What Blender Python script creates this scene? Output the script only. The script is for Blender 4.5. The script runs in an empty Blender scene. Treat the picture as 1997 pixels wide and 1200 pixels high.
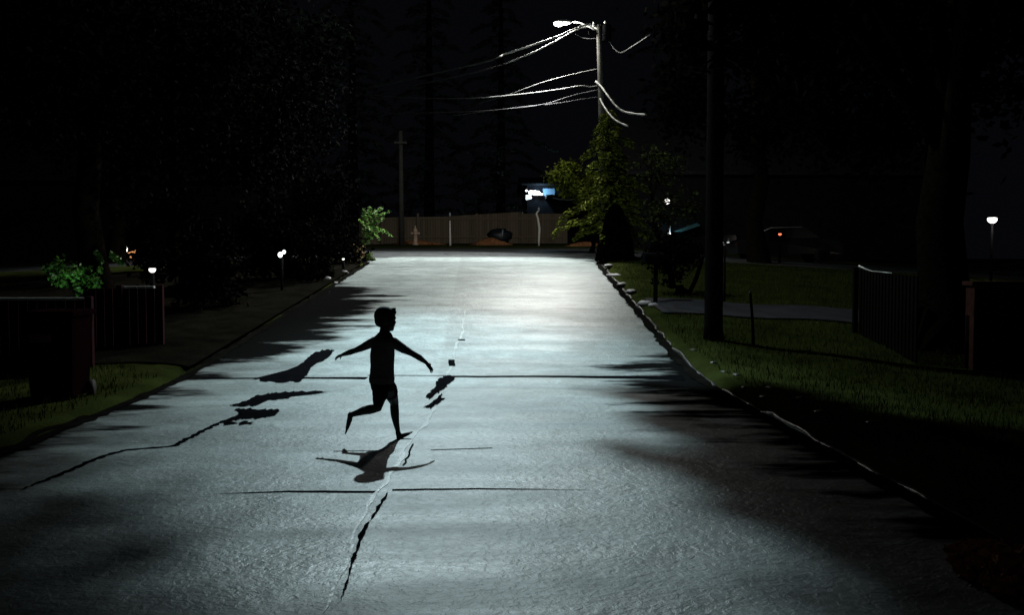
import bpy, bmesh, math, random
import numpy as np
from mathutils import Vector, Matrix
R = math.radians
random.seed(7); RNG = np.random.default_rng(7)
S = bpy.context.scene
COL = S.collection

# ------------------------------------------------------------------ camera
F = 2000.0                        # focal length in pixels of the 1997 px wide photograph
CAMZ = 1.75
cam = bpy.data.objects.new('camera', bpy.data.cameras.new('camera')); COL.objects.link(cam)
cam.data.sensor_width = 36.0; cam.data.lens = 36.0*F/1997.0
cam.data.clip_start = 0.05; cam.data.clip_end = 1500
cam.location = (0, 0, CAMZ)
YAW = -math.atan(66.5/F); PITCH = -math.atan(93.0/F)
cam.rotation_euler = (R(90)+PITCH, 0, YAW)
S.camera = cam
# ------------------------------------------------------------------ sky, exposure
W = bpy.data.worlds.new('World'); S.world = W; W.use_nodes = True
W.node_tree.nodes['Background'].inputs[0].default_value = (0.62, 0.66, 1.0, 1)
W.node_tree.nodes['Background'].inputs[1].default_value = 0.0025
S.view_settings.view_transform = 'Standard'; S.view_settings.look = 'None'
S.view_settings.exposure = 0; S.view_settings.gamma = 1
S.cycles.use_denoising = True
S.cycles.max_bounces = 4; S.cycles.diffuse_bounces = 2; S.cycles.glossy_bounces = 2
S.cycles.sample_clamp_indirect = 3
# ------------------------------------------------------------------ the two street lamps
def spot(name, loc, target, energy, col, size, blend, rad):
    l = bpy.data.lights.new(name, 'SPOT'); l.energy = energy; l.color = col
    l.spot_size = R(size); l.spot_blend = blend; l.shadow_soft_size = rad
    o = bpy.data.objects.new(name, l); COL.objects.link(o); o.location = loc
    o.rotation_euler = (Vector(target)-Vector(loc)).to_track_quat('-Z', 'Y').to_euler()
    return o
FAR_LAMP = (2.95, 36.4, 10.05)
NEAR_LAMP = (-1.0, 20.6, 9.0)
spot('far_lamp_light', FAR_LAMP, (-3.2, 32.0, 1.5), 22500, (0.98, 0.985, 0.94), 96, 0.6, 0.30)
spill = bpy.data.lights.new('far_lamp_spill', 'POINT'); spill.energy = 1500; spill.color = (1.0, .97, .88); spill.shadow_soft_size = .3
_o = bpy.data.objects.new('far_lamp_spill', spill); COL.objects.link(_o); _o.location = (FAR_LAMP[0], FAR_LAMP[1]-.05, FAR_LAMP[2]-.02)
_n = spot('near_lamp_light', NEAR_LAMP, (.1, 15.4, 0), 7500, (0.72, 0.93, 1.0), 100, 1.0, 0.07)
_n.scale = (.47, 1, 1)          # the luminaire throws a long narrow pool down the road

spill2 = bpy.data.lights.new('near_lamp_spill', 'POINT'); spill2.energy = 1300; spill2.color = (.85, 1, .95); spill2.shadow_soft_size = .07
_o = bpy.data.objects.new('near_lamp_spill', spill2); COL.objects.link(_o); _o.location = (NEAR_LAMP[0], NEAR_LAMP[1], NEAR_LAMP[2]-.01)
# ------------------------------------------------------------------ projection helpers
def ray(px, py):
    d = Vector(((px-998.5)/F, -(py-600.0)/F, -1.0))
    return (cam.rotation_euler.to_matrix() @ d)
def P(px, py, Y):
    d = ray(px, py); t = Y/d.y
    return Vector((d.x*t, Y, CAMZ+d.z*t))
# ------------------------------------------------------------------ terrain functions
_ys = np.arange(-40, 420, 0.05)
_sl = np.interp(_ys, [-40, 13, 17, 36, 41, 60, 64], [0, 0, .088, .088, .03, .03, .0])
_zz = np.cumsum(_sl)*0.05; _zz -= np.interp(0, _ys, _zz)
_cs = np.interp(_ys, [-40, 13, 18, 46, 50], [0, 0, .04, .04, 0]); _cc = np.cumsum(_cs)*.05
_cc += -0.545-np.interp(0, _ys, _cc)
def zr(y): return float(np.interp(y, _ys, _zz))
def cx(y): return float(np.interp(y, _ys, _cc))
HW = 3.83
Y_END = 36.0
def hw(y):
    if y < 33.2: return HW
    t = min(1, (y-33.2)/(Y_END-33.2)); return HW+2.6*(1-math.sqrt(max(0, 1-t*t)))
def drop(u):
    if u > 4.6: return min(1.0, .06*(u-4.6))
    if u < -5.2: return min(0.8, .05*(-5.2-u))
    return 0.0
def base(x, y): return zr(y)-drop(x-cx(y))
def gz(x, y):
    b = base(x, y); u = abs(x-cx(y))
    if Y_END-0.3 < y < 46.3: 
        return b-.07 if (y > Y_END or u < hw(min(y, Y_END))) else b+.05
    e = u-hw(min(y, Y_END))
    if y > 46.3: return b+.05
    t = min(1, max(0, (e-.02)/.12))
    bump = .025*math.sin(x*2.1+y*.7)*math.sin(y*1.3-x*.6) if e > .5 else 0
    return b-.07+t*.13+bump
def G(px, py):
    y = 3.0
    while y < 70:
        p = P(px, py, y)
        if p.z <= base(p.x, y): return p
        y += 0.02
    return p

# ------------------------------------------------------------------ materials
def mat(name, col, rough=.7, spec=.3, vary=.35, scale=6.0, bump=0, bscale=40, metal=0, island=False, transl=0):
    m = bpy.data.materials.new(name); m.use_nodes = True
    nt = m.node_tree; b = nt.nodes['Principled BSDF']
    b.inputs['Roughness'].default_value = rough
    b.inputs['Specular IOR Level'].default_value = spec
    b.inputs['Metallic'].default_value = metal
    tc = nt.nodes.new('ShaderNodeTexCoord')
    if island:
        g = nt.nodes.new('ShaderNodeNewGeometry'); fac = g.outputs['Random Per Island']
    else:
        n = nt.nodes.new('ShaderNodeTexNoise'); n.inputs['Scale'].default_value = scale
        n.inputs['Detail'].default_value = 5
        nt.links.new(tc.outputs['Object'], n.inputs['Vector']); fac = n.outputs['Fac']
    rp = nt.nodes.new('ShaderNodeMapRange')
    rp.inputs['From Min'].default_value = .25 if not island else 0
    rp.inputs['From Max'].default_value = .75 if not island else 1
    rp.inputs['To Min'].default_value = 1-vary; rp.inputs['To Max'].default_value = 1+vary
    nt.links.new(fac, rp.inputs['Value'])
    mx = nt.nodes.new('ShaderNodeMix'); mx.data_type = 'RGBA'; mx.blend_type = 'MULTIPLY'
    mx.inputs['Factor'].default_value = 1
    mx.inputs['A'].default_value = (*col, 1)
    nt.links.new(rp.outputs['Result'], mx.inputs['B'])
    nt.links.new(mx.outputs['Result'], b.inputs['Base Color'])
    if bump:
        n2 = nt.nodes.new('ShaderNodeTexNoise'); n2.inputs['Scale'].default_value = bscale
        nt.links.new(tc.outputs['Object'], n2.inputs['Vector'])
        bp = nt.nodes.new('ShaderNodeBump'); bp.inputs['Strength'].default_value = 1
        bp.inputs['Distance'].default_value = bump
        nt.links.new(n2.outputs['Fac'], bp.inputs['Height']); nt.links.new(bp.outputs['Normal'], b.inputs['Normal'])
    return m
def glow(name, col, strength):
    m = bpy.data.materials.new(name); m.use_nodes = True
    b = m.node_tree.nodes['Principled BSDF']
    b.inputs['Base Color'].default_value = (*col, 1)
    b.inputs['Emission Color'].default_value = (*col, 1); b.inputs['Emission Strength'].default_value = strength
    return m
def road_material():
    m = bpy.data.materials.new('wet_concrete_road'); m.use_nodes = True
    nt = m.node_tree; L = nt.links; b = nt.nodes['Principled BSDF']
    def N(t): return nt.nodes.new(t)
    tc = N('ShaderNodeTexCoord'); pos = tc.outputs['Object']
    sp = N('ShaderNodeSeparateXYZ'); L.new(pos, sp.inputs[0])
    def noise(scale, detail, rough=.55, dist=0):
        n = N('ShaderNodeTexNoise'); n.inputs['Scale'].default_value = scale
        n.inputs['Detail'].default_value = detail; n.inputs['Roughness'].default_value = rough
        n.inputs['Distortion'].default_value = dist
        L.new(pos, n.inputs['Vector']); return n.outputs['Fac']
    def mr(v, a, bb, c, d, smooth=False):
        r = N('ShaderNodeMapRange')
        if smooth: r.interpolation_type = 'SMOOTHSTEP'
        for k, x in zip(('From Min', 'From Max', 'To Min', 'To Max'), (a, bb, c, d)): r.inputs[k].default_value = x
        L.new(v, r.inputs['Value']); return r.outputs['Result']
    def math_(op, a, bb):
        q = N('ShaderNodeMath'); q.operation = op
        for k, x in ((0, a), (1, bb)):
            if isinstance(x, (int, float)): q.inputs[k].default_value = x
            else: L.new(x, q.inputs[k])
        return q.outputs[0]
    def noise_a(sx, sy, scale, detail):
        q = N('ShaderNodeMapping'); q.inputs['Scale'].default_value = (sx, sy, 1); L.new(pos, q.inputs['Vector'])
        n = N('ShaderNodeTexNoise'); n.inputs['Scale'].default_value = scale; n.inputs['Detail'].default_value = detail
        n.inputs['Roughness'].default_value = .6; n.inputs['Distortion'].default_value = .3
        L.new(q.outputs[0], n.inputs['Vector']); return n.outputs['Fac']
    streak = noise_a(.22, 1.7, 1.0, 6)
    big = noise(.45, 6); mid = noise(2.2, 6, .6, .4); fine = noise(16, 4, .6, .6); grit = noise(95, 3)
    # albedo: blotchy concrete, the right-hand slab a little darker
    k = math_('MULTIPLY', mr(big, .3, .7, .75, 1.2), mr(mid, .3, .7, .72, 1.25))
    k = math_('MULTIPLY', k, mr(grit, .3, .7, .78, 1.22)); k = math_('MULTIPLY', k, mr(fine, .3, .7, .80, 1.2)); k = math_('MULTIPLY', k, mr(streak, .35, .62, .74, 1.10))
    k = math_('MULTIPLY', k, mr(sp.outputs['X'], -.62, -.58, 1.0, .84))
    # tree shade put into the colour along both road edges: u = distance from the centre line
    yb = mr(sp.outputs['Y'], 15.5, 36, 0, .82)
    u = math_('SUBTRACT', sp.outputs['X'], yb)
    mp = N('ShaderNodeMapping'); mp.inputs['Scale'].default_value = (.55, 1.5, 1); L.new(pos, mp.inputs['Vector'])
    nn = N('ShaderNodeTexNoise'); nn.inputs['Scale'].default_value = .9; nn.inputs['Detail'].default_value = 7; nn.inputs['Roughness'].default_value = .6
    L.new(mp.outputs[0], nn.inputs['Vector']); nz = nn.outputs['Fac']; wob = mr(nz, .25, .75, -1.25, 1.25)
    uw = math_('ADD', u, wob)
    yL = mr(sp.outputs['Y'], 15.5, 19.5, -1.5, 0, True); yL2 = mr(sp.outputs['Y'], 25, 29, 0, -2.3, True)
    le = math_('ADD', uw, math_('MULTIPLY', math_('ADD', yL, yL2), -1.0))     # shift the painted shade edge outwards away from 17-28 m
    shadeL = mr(le, -3.0, -2.1, 1, 0, True)
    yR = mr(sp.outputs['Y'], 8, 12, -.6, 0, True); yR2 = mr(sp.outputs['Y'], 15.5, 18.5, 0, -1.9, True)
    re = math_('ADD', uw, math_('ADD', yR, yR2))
    shadeR = mr(re, 1.8, 2.6, 0, 1, True)
    lit = math_('MAXIMUM', shadeL, shadeR)
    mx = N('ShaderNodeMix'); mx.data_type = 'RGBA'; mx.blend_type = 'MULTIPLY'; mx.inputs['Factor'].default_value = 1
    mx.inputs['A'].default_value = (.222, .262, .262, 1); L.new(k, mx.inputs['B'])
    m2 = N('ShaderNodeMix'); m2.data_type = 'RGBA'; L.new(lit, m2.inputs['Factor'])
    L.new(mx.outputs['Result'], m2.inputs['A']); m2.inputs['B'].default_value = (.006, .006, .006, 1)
    L.new(m2.outputs['Result'], b.inputs['Base Color'])
    wet = noise_a(.35, 1.6, .9, 5)
    r = mr(wet, .3, .7, .42, .64)
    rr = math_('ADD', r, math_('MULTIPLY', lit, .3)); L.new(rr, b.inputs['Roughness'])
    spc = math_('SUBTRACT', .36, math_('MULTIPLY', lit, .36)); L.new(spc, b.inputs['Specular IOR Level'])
    h = math_('ADD', math_('MULTIPLY', fine, .015), math_('MULTIPLY', grit, .0012))
    h = math_('ADD', h, math_('MULTIPLY', mid, .030))
    bp = N('ShaderNodeBump'); bp.inputs['Strength'].default_value = .75; bp.inputs['Distance'].default_value = 1
    L.new(h, bp.inputs['Height']); L.new(bp.outputs['Normal'], b.inputs['Normal'])
    return m
M = dict(
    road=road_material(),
    asphalt=mat('dark_asphalt', (.05, .055, .058), .6, .3, .4, 1.5, .004, 50),
    tar=mat('tar', (.004, .004, .005), 1.0, 0, .3, 8),
    lip=mat('pale_wet_lip', (.26, .29, .285), .45, .35, .35, 4, .006, 30),
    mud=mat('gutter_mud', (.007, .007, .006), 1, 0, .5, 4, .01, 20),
    kerb=mat('wet_kerb', (.035, .035, .035), .42, .32, .95, .8, .05, 4),
    dirt_shade=mat('shade_dark_dirt', (.007, .0065, .005), 1, 0, .5, 2, .02, 12),
    soil=mat('lawn_soil', (.026, .033, .009), 1, .0, .5, 1.2, .02, 12),
    grass=mat('grass_blade', (.048, .062, .014), .9, .02, .45, island=True),
    drive=mat('driveway_concrete', (.042, .042, .050), .9, .05, .3, 2, .004, 40),
    stone=mat('pale_stone', (.26, .25, .27), .6, .4, .35, 5, .01, 12),
    bark=mat('bark', (.006, .005, .004), 1, .0, .5, 9, .02, 24),
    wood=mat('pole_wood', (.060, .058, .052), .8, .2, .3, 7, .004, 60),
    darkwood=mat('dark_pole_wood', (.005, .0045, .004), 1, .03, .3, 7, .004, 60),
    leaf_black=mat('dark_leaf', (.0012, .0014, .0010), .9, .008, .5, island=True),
    leaf_green=mat('green_leaf', (.06, .10, .016), .6, .3, .55, island=True),
    leaf_dim=mat('dim_leaf', (.020, .030, .008), .8, .05, .5, island=True),
    leaf_con=mat('conifer_needle', (.068, .084, .010), .8, .04, .5, island=True),
    leaf_fern=mat('fern_leaf', (.09, .19, .03), .5, .35, .5, island=True),
    leaf_yel=mat('yellow_leaf', (.16, .14, .02), .6, .3, .5, island=True),
    leaf_rust=mat('rust_leaf', (.55, .26, .11), .8, .15, .55, island=True),
    fence=mat('weathered_fence', (.19, .145, .105), .95, .05, .2, island=True),
    maroon=mat('maroon_boards', (.026, .006, .009), .95, .02, .4, island=True),
    binp=mat('dark_red_plastic', (.010, .003, .004), 1, .0, .25, 3),
    label=mat('faded_label', (.16, .05, .06), .6, .3, .3, 4),
    cap=mat('galvanised_cap', (.55, .58, .58), .4, .5, .15, 4, metal=.4),
    steel=mat('galvanised_steel', (.42, .43, .43), .45, .5, .2, 8, metal=.6),
    black=mat('black_paint', (.004, .004, .005), .9, .03, .2, 5),
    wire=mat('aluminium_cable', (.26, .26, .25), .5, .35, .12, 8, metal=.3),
    wire_unlit=mat('unlit_cable', (.03, .03, .03), .7, .15, .12, 8),
    wire_dull=mat('dull_cable', (.07, .07, .075), .6, .4, .12, 8),
    ceramic=mat('ceramic', (.5, .5, .48), .3, .5, .1, 8),
    post=mat('white_post', (.80, .74, .68), .6, .3, .12, 8),
    pinkish=mat('faded_hydrant_paint', (.62, .44, .34), .6, .3, .2, 8),
    mulch=mat('bark_mulch', (.36, .16, .07), .95, .05, .6, 12, .05, 18),
    tarp=mat('dark_tarp', (.012, .014, .022), .45, .4, .3, 6),
    wall=mat('dark_house_wall', (.010, .010, .012), 1, .0, .25, 3, .003, 30),
    wall_blue_glow=mat('blue_lit_wall', (.16, .26, .36), .8, .2, .15, 3, .003, 30),
    roof=mat('roof_shingle', (.02, .02, .022), .9, .1, .4, 5, .01, 25),
    trim=mat('pale_trim', (.35, .38, .42), .6, .3, .15, 5),
    glass=mat('dark_glass', (.006, .007, .009), .12, .5, .1, 3),
    brick=mat('dark_brick', (.045, .016, .013), .9, .1, .5, 9, .01, 20),
    car=mat('black_car_paint', (.010, .010, .012), .25, .5, .1, 4),
    rubber=mat('rubber', (.008, .008, .008), .8, .2, .2, 9),
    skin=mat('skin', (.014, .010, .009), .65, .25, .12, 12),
    hair=mat('black_hair', (.004, .004, .005), .7, .15, .2, 60),
    shirt=mat('dark_shirt', (.060, .048, .042), .95, .03, .2, 25, .002, 60),
    shorts=mat('dark_shorts', (.008, .007, .009), .95, .03, .2, 25, .002, 60),
    bulb=glow('street_lamp_lens', (1.0, .98, .88), 30),
    bulb_near=glow('cool_lamp_lens', (.85, .96, 1.0), 30),
    glow_white=glow('white_light', (1.0, .95, .90), 2.2),
    glow_cool=glow('cool_white_light', (.93, .95, 1.0), 3),
    glow_dim=glow('dim_cool_light', (.80, .86, .90), .8),
    glow_warm=glow('warm_light', (1.0, .80, .55), 5),
    glow_orange=glow('orange_light', (1.0, .42, .16), .7),
    glow_red=glow('red_light', (1.0, .20, .10), 1.6),
    glow_green=glow('green_light', (.30, 1.0, .60), .6),
)

# ------------------------------------------------------------------ object helpers
def prop(o, label=None, cat=None, group=None, kind=None):
    if label: o['label'] = label
    if cat: o['category'] = cat
    if group: o['group'] = group
    if kind: o['kind'] = kind
    return o
def empty(name, loc, label, cat, group=None):
    o = bpy.data.objects.new(name, None); COL.objects.link(o); o.location = loc
    o.empty_display_size = .2
    return prop(o, label, cat, group)
def link(name, me, m, parent=None, smooth=False):
    """Mesh in WORLD coordinates; under a parent it is shifted so that the parent's base is its origin."""
    if parent is not None:
        me.transform(Matrix.Translation(-Vector(parent.location)))
    if m is not None: me.materials.append(m)
    if smooth:
        me.polygons.foreach_set('use_smooth', [True]*len(me.polygons))
    o = bpy.data.objects.new(name, me); COL.objects.link(o)
    if parent is not None: o.parent = parent
    return o
def sub(name, me, m, part, smooth=False):
    """A sub-part: part is a child of a thing; mesh in world coordinates."""
    root = part.parent
    me.transform(Matrix.Translation(-Vector(root.location)))
    me.materials.append(m)
    if smooth: me.polygons.foreach_set('use_smooth', [True]*len(me.polygons))
    o = bpy.data.objects.new(name, me); COL.objects.link(o); o.parent = part
    return o
class MB:
    def __init__(s): s.v = []; s.f = []
    def add(s, vs, fs):
        n = len(s.v); s.v += [tuple(v) for v in vs]; s.f += [tuple(i+n for i in f) for f in fs]; return s
    def box(s, c, size, rot=None, bev=0):
        x, y, z = (q/2 for q in size); c = Vector(c)
        if bev > 0:
            b = min(bev, x*.9, y*.9, z*.9); vs = []
            bm = bmesh.new(); bmesh.ops.create_cube(bm, size=1)
            for v in bm.verts: v.co = Vector((v.co.x*2*x, v.co.y*2*y, v.co.z*2*z))
            bmesh.ops.bevel(bm, geom=list(bm.edges), offset=b, segments=2, affect='EDGES', profile=.7)
            bm.verts.index_update()
            vs = [v.co.copy() for v in bm.verts]; fs = [[v.index for v in f.verts] for f in bm.faces]; bm.free()
        else:
            vs = [Vector((i, j, k)) for i in (-x, x) for j in (-y, y) for k in (-z, z)]
            fs = [(0, 1, 3, 2), (4, 6, 7, 5), (0, 4, 5, 1), (2, 3, 7, 6), (0, 2, 6, 4), (1, 5, 7, 3)]
        if rot is not None: vs = [rot @ v for v in vs]
        return s.add([v+c for v in vs], fs)
    def tube(s, pts, rads, n=8, cap=True):
        pts = [Vector(p) for p in pts]
        if not hasattr(rads, '__len__'): rads = [rads]*len(pts)
        rings = []; prev = None
        for i, p in enumerate(pts):
            d = (pts[min(i+1, len(pts)-1)]-pts[max(i-1, 0)]).normalized()
            if prev is None:
                a = d.cross(Vector((0, 0, 1)) if abs(d.z) < .95 else Vector((0, 1, 0))).normalized()
            else:
                a = (prev-d*prev.dot(d)).normalized()
            prev = a; b = d.cross(a)
            rings.append([p+(a*math.cos(2*math.pi*k/n)+b*math.sin(2*math.pi*k/n))*rads[i] for k in range(n)])
        vs = [v for r in rings for v in r]; fs = []
        for i in range(len(pts)-1):
            for k in range(n):
                fs.append((i*n+k, i*n+(k+1) % n, (i+1)*n+(k+1) % n, (i+1)*n+k))
        if cap:
            fs.append(tuple(range(n-1, -1, -1))); fs.append(tuple((len(pts)-1)*n+k for k in range(n)))
        return s.add(vs, fs)
    def lathe(s, c, prof, n=14):
        c = Vector(c); vs = []; fs = []
        for r, z in prof:
            vs += [c+Vector((r*math.cos(2*math.pi*k/n), r*math.sin(2*math.pi*k/n), z)) for k in range(n)]
        for i in range(len(prof)-1):
            for k in range(n): fs.append((i*n+k, i*n+(k+1) % n, (i+1)*n+(k+1) % n, (i+1)*n+k))
        fs.append(tuple(range(n-1, -1, -1))); fs.append(tuple((len(prof)-1)*n+k for k in range(n)))
        return s.add(vs, fs)
    def blob(s, c, rad, rot=None, seg=10, ring=7, jit=0):
        c = Vector(c); vs = []; fs = []
        rx, ry, rz = rad if hasattr(rad, '__len__') else (rad,)*3
        def q(v):
            if jit: v = v*(1+random.uniform(-jit, jit))
            if rot is not None: v = rot @ v
            return v+c
        vs.append(q(Vector((0, 0, rz))))
        for i in range(1, ring):
            t = math.pi*i/ring
            for k in range(seg):
                p = 2*math.pi*k/seg
                vs.append(q(Vector((rx*math.sin(t)*math.cos(p), ry*math.sin(t)*math.sin(p), rz*math.cos(t)))))
        vs.append(q(Vector((0, 0, -rz))))
        for k in range(seg): fs.append((0, 1+k, 1+(k+1) % seg))
        for i in range(ring-2):
            for k in range(seg):
                a = 1+i*seg; fs.append((a+k, a+seg+k, a+seg+(k+1) % seg, a+(k+1) % seg))
        a = 1+(ring-2)*seg; e = len(vs)-1
        for k in range(seg): fs.append((e, a+(k+1) % seg, a+k))
        return s.add(vs, fs)
    def mesh(s, name='mesh'):
        me = bpy.data.meshes.new(name); me.from_pydata(s.v, [], s.f); me.update(); return me
def grid_mesh(name, xs, ys, zf):
    nx, ny = len(xs), len(ys)
    vs = [(x, y, zf(x, y)) for y in ys for x in xs]
    fs = [(j*nx+i, j*nx+i+1, (j+1)*nx+i+1, (j+1)*nx+i) for j in range(ny-1) for i in range(nx-1)]
    me = bpy.data.meshes.new(name); me.from_pydata(vs, [], fs); me.update(); return me
def structure(name, me, m, smooth=False):
    return prop(link(name, me, m, None, smooth), kind='structure')

# ------------------------------------------------------------------ ground, roads
xs = sorted(set([round(x, 3) for x in np.arange(-14, 14.01, .25)] + [-400, -250, -150, -90, -60, -40, -30, -24, -20, -17, 17, 20, 24, 30, 40, 60, 90, 150, 250, 400]))
ys = sorted(set([round(y, 3) for y in np.arange(-8, 60, .4)] + [35.9, 36.1, 46.2, 46.4, -60, -40, -25, -15, 64, 70, 80, 100, 140, 200, 300, 400]))
structure('ground', grid_mesh('ground', xs, ys, gz), M['soil'], True)
# main street, slightly crowned
vs, fs = [], []; NU = 33; ry = list(np.arange(-10, 33.0, .25))+list(np.arange(33.0, 36.001, .1))
for y in ry:
    for i in range(NU):
        t = -1+2*i/(NU-1); vs.append((cx(y)+t*hw(y), y, zr(y)-.02*t*t))
for j in range(len(ry)-1):
    for i in range(NU-1): fs.append((j*NU+i, j*NU+i+1, (j+1)*NU+i+1, (j+1)*NU+i))
me = bpy.data.meshes.new('road'); me.from_pydata(vs, [], fs); me.update()
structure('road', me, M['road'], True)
structure('cross_street', grid_mesh('cross_street', list(np.arange(-60, 60.1, 1.0)), list(np.arange(36.0, 46.01, .5)), lambda x, y: base(x, y)-.02), M['asphalt'], True)
# sheets laid on the road
def rz(x, y): 
    t = (x-cx(y))/hw(min(y, 36)); return zr(y)-.02*t*t
def strip(pts, w, lift, jit=0):
    """ribbon through ground points (x, y) with half widths w"""
    vs, fs = [], []; n = len(pts)
    for i, (x, y) in enumerate(pts):
        a = Vector(pts[max(0, i-1)]); b = Vector(pts[min(n-1, i+1)]); d = (b-a).normalized(); nrm = Vector((-d.y, d.x))
        ww = (w[i] if hasattr(w, '__len__') else w)
        for s in (-1, 1):
            q = Vector((x, y))+nrm*s*ww*(1+random.uniform(-jit, jit)); vs.append((q.x, q.y, rz(q.x, q.y)+lift))
    fs = [(2*i, 2*i+1, 2*i+3, 2*i+2) for i in range(n-1)]
    return vs, fs
def wander(pts, step, amp):
    out = []
    for (x0, y0), (x1, y1) in zip(pts[:-1], pts[1:]):
        n = max(1, int(math.hypot(x1-x0, y1-y0)/step))
        for k in range(n):
            t = k/n; out.append((x0+(x1-x0)*t+random.uniform(-amp, amp), y0+(y1-y0)*t+random.uniform(-amp, amp)))
    out.append(pts[-1]); return out
def gp(px, py):
    p = G(px, py); return (p.x, p.y)
# pale raised lip along the centre joint
lip = wander([gp(632, 1200), gp(690, 1060), gp(742, 955), gp(800, 870), gp(858, 785), gp(884, 700), gp(905, 640), gp(908, 590)], .08, .004)
m_ = MB(); n = len(lip)
lip = [(x-.012+.018*math.sin(i*.19)+.010*math.sin(i*.53+1), y) for i, (x, y) in enumerate(lip)]
lw = [.030*(.55+.45*math.sin(i*.23)*math.sin(i*.071+.6)+.25*math.sin(i*.9))*min(1, .35+i/60) for i in range(n)]
run = []
for i in range(n):
    lw[i] = max(lw[i], .008)
    if True: run.append(i)
    if i == n-1:
        if len(run) > 2: m_.add(*strip([lip[k] for k in run], [lw[k]*min(1, (j+.3)/3, (len(run)-j-.7)/3) for j, k in enumerate(run)], .004, .05))
        run = []
structure('road_joint_lip', m_.mesh(), M['lip'])
m_ = MB()
cj = wander([gp(664, 1180), gp(684, 1110), gp(708, 1040), gp(756, 963)], .05, .006)
m_.add(*strip(cj, [(.010+.007*math.sin(i*.42)*math.sin(i*.13+1)+.004*math.sin(i*1.3))*min(1, i/14, (len(cj)-i)/5) for i in range(len(cj))], .008))
cj = wander([gp(788, 910), gp(806, 868)], .12, .012); m_.add(*strip(cj, .008, .008))
for a, b in (((860, 778), (845, 790)), ((883, 715), (880, 703)), ((908, 664), (893, 664))):
    q = wander([gp(*a), gp(*b)], .1, .01); m_.add(*strip(q, [.05]*len(q), .008))
structure('road_crack_centre', m_.mesh(), M['tar'])
m_ = MB()
for a, b, w0, w1 in ((395, 715, .05, .13), (875, 1335, .065, .26)):
    q = wander([(P(a, 742, 14.9).x, 14.93), (P((a+b)/2, 742, 14.9).x, 14.93), (P(b, 744, 14.8).x, 14.82)], .2, .02)
    m_.add(*strip(q, [w0+(w1-w0)*(i/len(q))**3 for i in range(len(q))], .004))
q = wander([(P(715, 738, 15.05).x, 15.1), (P(880, 738, 15.05).x, 15.02)], .2, .008); m_.add(*strip(q, .02, .004))
structure('road_joint_far', m_.mesh(), M['tar'])
m_ = MB()
q = wander([gp(415, 965), gp(560, 960), gp(735, 961)], .12, .008); m_.add(*strip(q, [.026*min(1, i/6)+.003 for i in range(len(q))], .004))
q = wander([gp(765, 957), gp(960, 955), gp(1150, 957)], .12, .008); m_.add(*strip(q, [.022*min(1, (len(q)-i)/12)+.002 for i in range(len(q))], .004))
q = wander([gp(840, 879), gp(960, 875)], .2, .008); m_.add(*strip(q, .012, .004))
q = wander([gp(650, 882), gp(750, 880)], .2, .008); m_.add(*strip(q, .012, .004))
structure('road_joint_near', m_.mesh(), M['tar'])
m_ = MB()
cl = wander([gp(40, 955), gp(140, 915), gp(190, 893), gp(240, 878), gp(340, 870), gp(395, 840), gp(440, 820), gp(470, 812)], .05, .014)
m_.add(*strip(cl, [(.018+.02*abs(math.sin(i*.8)))*min(1, .2+i/12) for i in range(len(cl))], .004))
structure('road_crack_left', m_.mesh(), M['tar'])
# tar patches: outlines on the road
def patch(mb, outline):
    pts = [gp(*q) for q in outline]
    c = Vector((sum(p[0] for p in pts)/len(pts), sum(p[1] for p in pts)/len(pts)))
    fine = []
    for i, p in enumerate(pts):
        q = pts[(i+1) % len(pts)]
        for t in (0, .125, .25, .375, .5, .625, .75, .875): fine.append((p[0]+(q[0]-p[0])*t+random.uniform(-.02, .02), p[1]+(q[1]-p[1])*t+random.uniform(-.10, .10)))
    v = [(c.x, c.y, rz(c.x, c.y)+.011)]+[(x, y, rz(x, y)+.011) for x, y in fine]
    mb.add(v, [(0, 1+i, 1+(i+1) % len(fine)) for i in range(len(fine))])
m_ = MB()
patch(m_, [(653, 682), (640, 698), (612, 712), (600, 730), (585, 744), (535, 747), (495, 739), (540, 730), (572, 718), (592, 706), (612, 690), (630, 683)])
patch(m_, [(540, 766), (580, 765), (640, 766), (575, 770), (560, 778), (520, 780), (500, 792), (470, 793), (444, 792), (478, 784), (500, 772)])
patch(m_, [(545, 802), (535, 812), (505, 816), (470, 817), (435, 826), (450, 816), (475, 808), (458, 800), (470, 797), (520, 799)])
patch(m_, [(494, 824), (490, 827), (440, 828), (445, 825)])
patch(m_, [(890, 737), (880, 745), (868, 758), (855, 766), (842, 772), (838, 781), (832, 773), (845, 760), (855, 742), (868, 734)])
patch(m_, [(862, 770), (856, 784), (842, 797), (828, 796), (846, 791), (855, 778)])
structure('road_tar_patches', m_.mesh(), M['tar'])
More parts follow.
